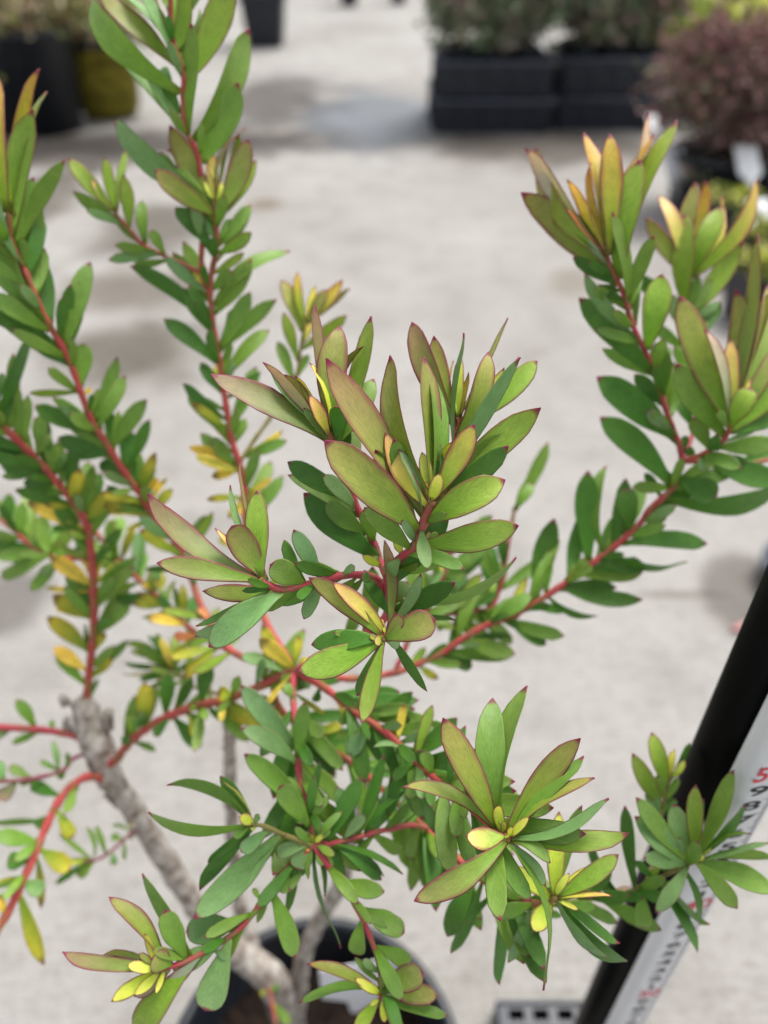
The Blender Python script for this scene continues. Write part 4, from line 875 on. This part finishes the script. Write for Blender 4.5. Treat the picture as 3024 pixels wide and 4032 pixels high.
# trunks
def trunk(pts, rads, seed, name='trunk'):
    P = [un(*tp(t, x, y), d) for t, x, y, d in pts]
    Q, RQ = catmull(P, [r * .001 for r in rads], 10)
    rg = random.Random(seed)
    bm = bmesh.new(); tube(bm, [q - P[0] for q in Q], RQ, 18)
    from mathutils import noise as mn
    for v in bm.verts:
        n_ = mn.noise(v.co * 95 + Vector((seed, 0, 0))) * .0014 + mn.noise(v.co * 260) * .0006
        j = min(range(len(Q)), key=lambda i: (Q[i] - P[0] - v.co).length)
        d = (v.co - (Q[j] - P[0])); v.co += d.normalized() * n_ if d.length > 1e-6 else Vector()
    return from_bm(name, bm, M_BARK, shrub, P[0] - BASEP)
trunk([('9',235,1760,.575),('9',225,1700,.54),('9',170,1500,.505),('9',90,1350,.485),('8',1560,1210,.476),('8',1400,1050,.467),('8',1250,880,.456),('8',1130,690,.444),('8',1000,480,.432),('8',850,250,.42),('8',720,70,.411),('6',650,1560,.406),('6',600,1430,.403),('6',560,1290,.402),('6',500,1210,.402)],
      [7, 7, 8.5, 10, 8.5, 7, 6.4, 6.2, 6.2, 6.0, 6.8, 8.6, 8.2, 7.2, 4.2], 1)
trunk([('9',258,1800,.58),('9',255,1730,.54),('9',275,1450,.515),('9',305,1250,.50),('9',360,1090,.486),('9',440,940,.472),('9',530,790,.456),('9',590,600,.43),('9',620,350,.395),('9',660,170,.36),('9',720,60,.332)],
      [6.4, 6.4, 5.6, 5.2, 5.0, 5.2, 5.0, 4.2, 3.6, 3.0, 2.2], 2)
trunk([('9',200,1780,.575),('9',180,1690,.54),('9',20,1250,.515),('8',1570,1000,.505),('8',1520,600,.49),('8',1500,300,.47),('8',1490,0,.445),('6',1490,1400,.38),('6',1480,1210,.346)],
      [6, 6, 5, 4.4, 4.2, 4.0, 3.6, 3.0, 2.2], 3)
# snags and scars on the old wood
for (t, pts, rr) in (('6', [(700,1400,.402),(700,1310,.398),(715,1300,.396)], (3.2, 2.8, 2.2)), ('6', [(450,1440,.402),(430,1360,.398),(440,1330,.396)], (2.6, 2.0, 1.0)),
                     ('6', [(430,1240,.40),(405,1210,.398),(390,1190,.397)], (3, 2.2, 1.5)), ('8', [(760,250,.416),(700,190,.41),(670,180,.407)], (1.5, 1.2, .6)), ('8', [(850,440,.43),(870,400,.418),(860,370,.415)], (2.0, 1.5, 1.0))):
    P = [un(*tp(t, x, y), d) for x, y, d in pts]; bm = bmesh.new()
    Q, RQ = catmull(P, [r * .001 for r in rr], 4); tube(bm, [q - P[0] for q in Q], RQ, 9); from_bm('snag', bm, M_BARK, shrub, P[0] - BASEP)

# ------------------------------------------------------------------ leaves
U_T = np.array([0, .06, .15, .28, .42, .55, .66, .76, .85, .915, .96, .985, 1.0])
def smooth_interp(u, xs, ys):
    return np.interp(u, xs, ys)
PROF = {  # half-width profiles along the leaf
 'obl': ([0, .08, .2, .35, .5, .63, .75, .85, .92, .965, .985, 1], [.24, .32, .54, .78,   .96, 1.0, .93, .73, .49, .25, .13, .04]),
 'spat': ([0, .1, .25, .4, .55, .68, .8, .89, .95, .98, .99, 1], [.20, .27, .50, .75,  .92, 1.0, .96, .78, .54, .27, .14, .04]),
 'lan': ([0, .08, .2, .35, .5, .63, .75, .85, .92, .965, .985, 1], [.34, .46, .68, .90, 1.0, .98, .85, .63, .42, .22, .12, .04]),
}
ROWS = 17
def leaf_mesh_data(B, T, w_app, kind, bow, rg, rows=ROWS):
    """vertices (relative to B), faces, attributes of one leaf: closed lens-shaped blade with curl"""
    ax = T - B; L = ax.length; a = ax / L
    midp = (B + T) / 2; toc = (CAMP - midp).normalized()
    nrm = (toc - a * toc.dot(a)).normalized()
    young = kind in 'ykwvs' or kind in ('w2',)
    wn = max(w_app, min(L * (.23 if not young else .20), w_app * 2.6))
    roll = math.acos(max(-1, min(1, w_app / wn))) if wn > w_app * 1.02 else rg.uniform(-.30, .30)
    if wn > w_app * 1.02: roll *= rg.choice((-1, 1))
    s0 = a.cross(nrm)
    nrm2 = nrm * math.cos(roll) + s0 * math.sin(roll); side = a.cross(nrm2).normalized()
    prof = PROF['lan' if kind in ('y', 'k', 'w', 'v') else ('spat' if wn / L > .42 else 'obl')]
    px, py = prof
    u = np.concatenate([np.linspace(0, .84, rows - 7), [.875, .91, .94, .962, .98, .992, 1.0]])
    hw = np.interp(u, px, py) * wn / 2
    # smooth the profile
    k = np.array([.25, .5, .25]); hs = np.convolve(np.pad(hw, 1, mode='edge'), k, 'valid'); hw = np.where(u < .9, hs, hw)
    hw *= 1 + .03 * np.sin(u * rg.uniform(6, 14) + rg.uniform(0, 6)) * (u < .93)
    curl = rg.uniform(-.05, .17) * L * (1 if rg.random() < .8 else -1)
    if bow == 0: bow_m = rg.uniform(-.035, .035) * L
    else: bow_m = bow
    tipc = rg.uniform(-.03, .06) * L
    twist = rg.uniform(-.22, .22) + (rg.uniform(-.5, .5) if rg.random() < .35 else 0)
    cup = rg.uniform(.05, .30); wav = rg.uniform(0, .03) + (.08 if rg.random() < .15 else 0); wf, wp = rg.uniform(7, 12), rg.uniform(0, 6)
    thick = min(.00050, wn * .055)
    em = min(.00042, wn * .09)
    A, S, N = np.array(a), np.array(side), np.array(nrm2)
    V, EDG, UVW = [], [], []
    top_idx, bot_idx = [], []
    for i, uu in enumerate(u):
        c = A * (uu * L) + S * (bow_m * 4 * uu * (1 - uu)) + N * (curl * 4 * uu * (1 - uu)) + N * tipc * max(0, (uu - .8) / .2) ** 2
        th = twist * (uu - .3); s = S * math.cos(th) + N * math.sin(th); n = N * math.cos(th) - S * math.sin(th)
        h = max(hw[i], .00012); e = min(em / h, .45)
        vs = [-1, -1 + e, -.5, 0, .5, 1 - e, 1] if e < .45 else [-1, -.6, -.3, 0, .3, .6, 1]
        row_t, row_b = [], []
        tipred = max(0, (uu - .93) / .045)
        for j, v in enumerate(vs):
            lift = cup * h * (v * v) + wav * h * math.sin(uu * wf + wp + (1.6 if v > 0 else 0)) * abs(v) ** 2
            tk = thick * (1 - abs(v) ** 3) * (1 if uu < .93 else 1.25) + .00006
            mid = -.10 * thick if j == 3 else 0
            p = c + s * (v * h) + n * (lift + tk / 2 + mid)
            row_t.append(len(V)); V.append(p); EDG.append((1.0 if j in (0, 6) else (.42 if j in (1, 5) else 0), min(1, tipred))); UVW.append((uu, v * h / (wn / 2), 0))
        for j, v in enumerate(vs[1:-1]):
            lift = cup * h * (v * v) + wav * h * math.sin(uu * wf + wp + (1.6 if v > 0 else 0)) * abs(v) ** 2
            tk = thick * (1 - abs(v) ** 3) * (1 if uu < .93 else 1.25) + .00006
            p = c + s * (v * h) + n * (lift - tk / 2 - (.35 * thick if j == 2 else 0))
            row_b.append(len(V)); V.append(p); EDG.append((.42 if j in (0, 4) else 0, min(1, tipred))); UVW.append((uu, v * h / (wn / 2), 1))
        top_idx.append(row_t); bot_idx.append([row_t[0]] + row_b + [row_t[6]])
    Fq = []
    for i in range(len(u) - 1):
        for j in range(6):
            Fq.append((top_idx[i][j], top_idx[i][j + 1], top_idx[i + 1][j + 1], top_idx[i + 1][j]))
            Fq.append((bot_idx[i][j], bot_idx[i + 1][j], bot_idx[i + 1][j + 1], bot_idx[i][j + 1]))
    Fq.append(tuple(top_idx[0][::-1] + bot_idx[0][1:-1])); Fq.append(tuple(top_idx[-1] + bot_idx[-1][1:-1][::-1]))
    kb, kt, red = KIND[kind]
    EDG = [max(e_ * red, t_ * (.85 if red > .05 else .15)) for e_, t_ in EDG]
    cb = np.array(s2l(kb)); ct = np.array(s2l(kt))
    j = rg.uniform(.86, 1.12); hue = np.array([rg.uniform(.92, 1.08), 1, rg.uniform(.9, 1.1)])
    cb = cb * ALB * j * hue; ct = ct * ALB * j * hue
    W = np.array(UVW); t = np.clip((W[:, 0] - .12) / .78, 0, 1)[:, None] ** 1.15
    col = cb * (1 - t) + ct * t
    pale = np.clip(1 - W[:, 0] / .10, 0, 1)[:, None] * .45                # pale yellowish leaf base
    col = col * (1 - pale) + np.array(s2l((170, 170, 80))) * .7 * pale
    under = W[:, 2][:, None]; col = col * (1 - .25 * under) + np.array(s2l((150, 165, 128))) * .6 * .25 * under
    if kind in ('m', 'mg') and rg.random() < .7:
        et = np.clip((W[:, 0] - rg.uniform(.72, .9)) / .12, 0, 1)[:, None] * .8; col = col * (1 - et) + np.array((.16, .075, .03)) * et
    if kind == 'm' and rg.random() < .6:
        eg = np.clip(.5 - np.abs(W[:, 1]) - rg.uniform(-.2, .3), 0, 1)[:, None]; col = col * (1 - eg) + np.array(s2l((140, 160, 60))) * eg
    if kind == 'mg':
        ey = (np.abs(W[:, 1]) ** 2)[:, None] * .8; col = col * (1 - ey) + np.array(s2l((214, 190, 40))) * .75 * ey
    if kind in ('k', 'w', 'w2', 'v'):
        ep = (np.abs(W[:, 1]) ** 3)[:, None] * .6 * np.clip((W[:, 0] - .2) / .4, 0, 1)[:, None]; col = col * (1 - ep) + np.array(s2l((226, 96, 84))) * .75 * ep
    if kind in ('o', 'p'):
        ep = (np.abs(W[:, 1]) ** 3)[:, None] * .22 * np.clip((W[:, 0] - .1) / .5, 0, 1)[:, None]; col = col * (1 - ep) + np.array(s2l((140, 70, 74))) * .75 * ep
    colr = np.concatenate([col, np.ones((len(col), 1))], 1)
    return np.array(V), Fq, colr, np.array(EDG), np.ones(len(V)), np.stack([W[:, 0], np.abs(W[:, 1]) * .8 - W[:, 0] * 1.5, np.sign(W[:, 1]) * .7 + W[:, 2] * 3 + rg.uniform(0, 50)], 1)

def build_mesh(name, V, Fq, col, edg, red, uvw):
    me = bpy.data.meshes.new(name); me.from_pydata([tuple(v) for v in V], [], Fq)
    me.polygons.foreach_set('use_smooth', [True] * len(me.polygons))
    set_attr(me, 'pigment', 'FLOAT_COLOR', col); set_attr(me, 'edge', 'FLOAT', edg); set_attr(me, 'red', 'FLOAT', red); set_attr(me, 'luv', 'FLOAT_VECTOR', uvw)
    me.materials.append(M_LEAF); return me

def nearest(line, px, py):
    best = None
    for i, (a, b) in enumerate(zip(line[:-1], line[1:])):
        for t in (0, .5):
            q = a.lerp(b, t)
            rel = q - CAMP
            d = rel.y * CP - rel.z * SP; x = CX + F * rel.x / d; y = CY + F * (-(rel.z * CP + rel.y * SP)) / d
            e = (x - px) ** 2 + (y - py) ** 2
            if best is None or e < best[0]: best = (e, q, d, i)
    return best
def seat(sh, i, q, T):
    """point on the stem's surface, on the side the leaf leaves from"""
    Q = LINES[sh]; t = (Q[min(i + 2, len(Q) - 1)] - Q[max(i - 1, 0)]).normalized()
    v = (T - q).normalized() + (CAMP - q).normalized() * .45; v -= t * v.dot(t)
    return q + v.normalized() * RADS[sh][i] * .8 if v.length > 1e-6 else q
WF = {'S1': .90, 'S2': .84, 'S3': .92, 'S15': .95, 'S16': 1.04, 'S17': 1.04, 'S18': 1.04, 'A': 1.05, 'B': 1.05, 'Cc': 1.08, 'E': 1.05, 'S4': .92}
leafs = []
cur = None
for ln in LEAVES.strip().splitlines():
    f = ln.split()
    if len(f) == 2: cur = f; continue
    for rec in ln.split(';'):
        v = rec.split()
        bx, by, tx, ty, wd = map(float, v[:5]); kind = v[5]; dt = float(v[6]); bow = float(v[7]) if len(v) > 7 else 0
        sh, tl = cur
        b = tp(tl, bx, by); t = tp(tl, tx, ty)
        e, q, d, ii = nearest(LINES[sh], *b)
        dist = math.sqrt(e)
        # the stalk starts on its shoot
        Lp = math.hypot(t[0] - b[0], t[1] - b[1])
        if Lp < 14: continue
        T = un(t[0], t[1], d + dt * Lp / F * d)
        B = seat(sh, ii, q, T)
        leafs.append((sh, B, T, WF.get(sh, 1.0) * wd / Z / F * d, kind, bow / Z / F * d, Lp * wd / Z, dist))
far = [(l[0], round(l[7])) for l in leafs if l[7] > 130]
print('LEAVES', len(leafs), 'far from shoot:', far[:40])

# a few leaves on the hidden sides of the shoots, so that the shrub is whole all round
rg0 = random.Random(5)
FILL = {'S3': 26, 'S4': 34, 'S1': 14, 'S2': 2, 'S15': 16, 'S16': 6, 'S6': 16, 'S5': 14, 'S20b': 16, 'S20': 12, 'S12': 30, 'S13': 32, 'S18': 6, 'S11': 8, 'H': 2, 'S14': 16, 'Jr': 10, 'A': 10}
for sh, nfill in FILL.items():
    Q = LINES[sh]
    for k in range(nfill):
        i = int(len(Q) * rg0.uniform(.18, .92)); p = Q[i]; t = (Q[min(i + 2, len(Q) - 1)] - Q[i - 2]).normalized()
        away = (p - CAMP).normalized()
        s = t.cross(away).normalized(); aw = (away - t * away.dot(t)).normalized()
        ph = rg0.uniform(.5, 1.5) * rg0.choice((-1, 1))
        dr = (t * .95 + (aw * math.cos(ph) + s * math.sin(ph)) * .8).normalized()
        Lf = rg0.uniform(.020, .032)
        leafs.append((sh, p, p + dr * Lf, Lf * .25, rg0.choice('gddgg'), 0, 0, 0))

# fine yellow-green growth in the shade behind the middle of the shrub
for sh, nf, u0, u1 in (('S5', 26, .05, .7), ('S24', 18, .2, 1), ('S3', 30, .06, .42), ('S11', 14, .3, .9), ('S1', 16, .08, .5), ('S4', 14, .3, .6), ('S20', 10, .2, .9)):
    Q = LINES[sh]
    for k in range(nf):
        i = min(len(Q) - 3, max(2, int(len(Q) * rg0.uniform(u0, u1)))); p = Q[i]; t = (Q[i + 2] - Q[i - 2]).normalized()
        o_ = Vector((rg0.gauss(0, 1), rg0.gauss(0, 1), rg0.gauss(0, 1))); o_ -= t * o_.dot(t); o_.normalize()
        if o_.dot((CAMP - p).normalized()) > .75: continue
        Lf = rg0.uniform(.011, .023); dr = (t * rg0.uniform(.2, 1.0) + o_).normalized(); B = p + o_ * RADS[sh][i] * .8
        leafs.append((sh, B, B + dr * Lf, Lf * rg0.uniform(.2, .3), rg0.choice(['mg', 'l', 'g', 'mg', 'm', 'g', 'l']), 0, 0, 0))
# short leaves that clasp the stems on the near side
FRONT = {'S3': 11, 'S1': 12, 'S4': 10, 'S16': 6, 'S15': 9, 'S2': 5, 'S12': 9, 'S13': 10, 'H': 10, 'S11': 5, 'A': 5, 'B': 3, 'D': 4, 'K': 4, 'L': 5, 'S14': 5, 'S20b': 4, 'S5': 4, 'S6': 3, 'S9': 3, 'S17': 3, 'S21': 3}
for sh, nf in FRONT.items():
    Q = LINES[sh]
    for k in range(nf):
        i = min(len(Q) - 3, max(2, int(len(Q) * (.12 + .8 * (k + rg0.uniform(.1, .9)) / nf)))); p = Q[i]; t = (Q[i + 2] - Q[i - 2]).normalized()
        toc = (CAMP - p).normalized(); s = t.cross(toc).normalized(); tw = (toc - t * toc.dot(t)).normalized(); ph = rg0.uniform(-1.25, 1.25)
        o_ = tw * math.cos(ph) + s * math.sin(ph); Lf = rg0.uniform(.010, .019)
        dr = (t * .9 + o_ * rg0.uniform(.35, .8)).normalized()
        B = p + o_ * RADS[sh][i] * .85
        leafs.append((sh, B, B + dr * Lf, Lf * rg0.uniform(.26, .36), rg0.choice(['g', 'd', 'b', 'g', 'g', 'd']), 0, 0, 0))

order = sorted(range(len(leafs)), key=lambda i: -leafs[i][6])
keep = set(order[:300]); rest = []
for i, (sh, B, T, wd, kind, bow, area, dist) in enumerate(leafs):
    rg = random.Random(1000 + i)
    data = leaf_mesh_data(B, T, wd, kind, bow, rg, ROWS if i in keep else 13)
    if i in keep:
        so, sp = SHOOT_OBJ[sh]
        o = link('leaf', build_mesh('leaf', *data), None, so, B - sp)
        if kind == 'm': o['label'] = 'old yellow leaf'
        elif kind in ('y', 'k', 'v'): o['label'] = 'young yellow-green leaf with pink edge'
    else: rest.append((B, data))
V, Fq, cl, ed, rd, uv = [], [], [], [], [], []; off = 0
for B, (v, f, c, e, r, w_) in rest:
    V.append(v + np.array(B - BASEP)); Fq += [tuple(x + off for x in q) for q in f]; off += len(v); cl.append(c); ed.append(e); rd.append(r); uv.append(w_)
if rest:
    me = build_mesh('small_leaves', np.concatenate(V), Fq, np.concatenate(cl), np.concatenate(ed), np.concatenate(rd), np.concatenate(uv))
    o = link('small_leaves', me, None, shrub, (0, 0, 0)); o['kind'] = 'stuff'
print('SCENE OK', len(bpy.data.objects))
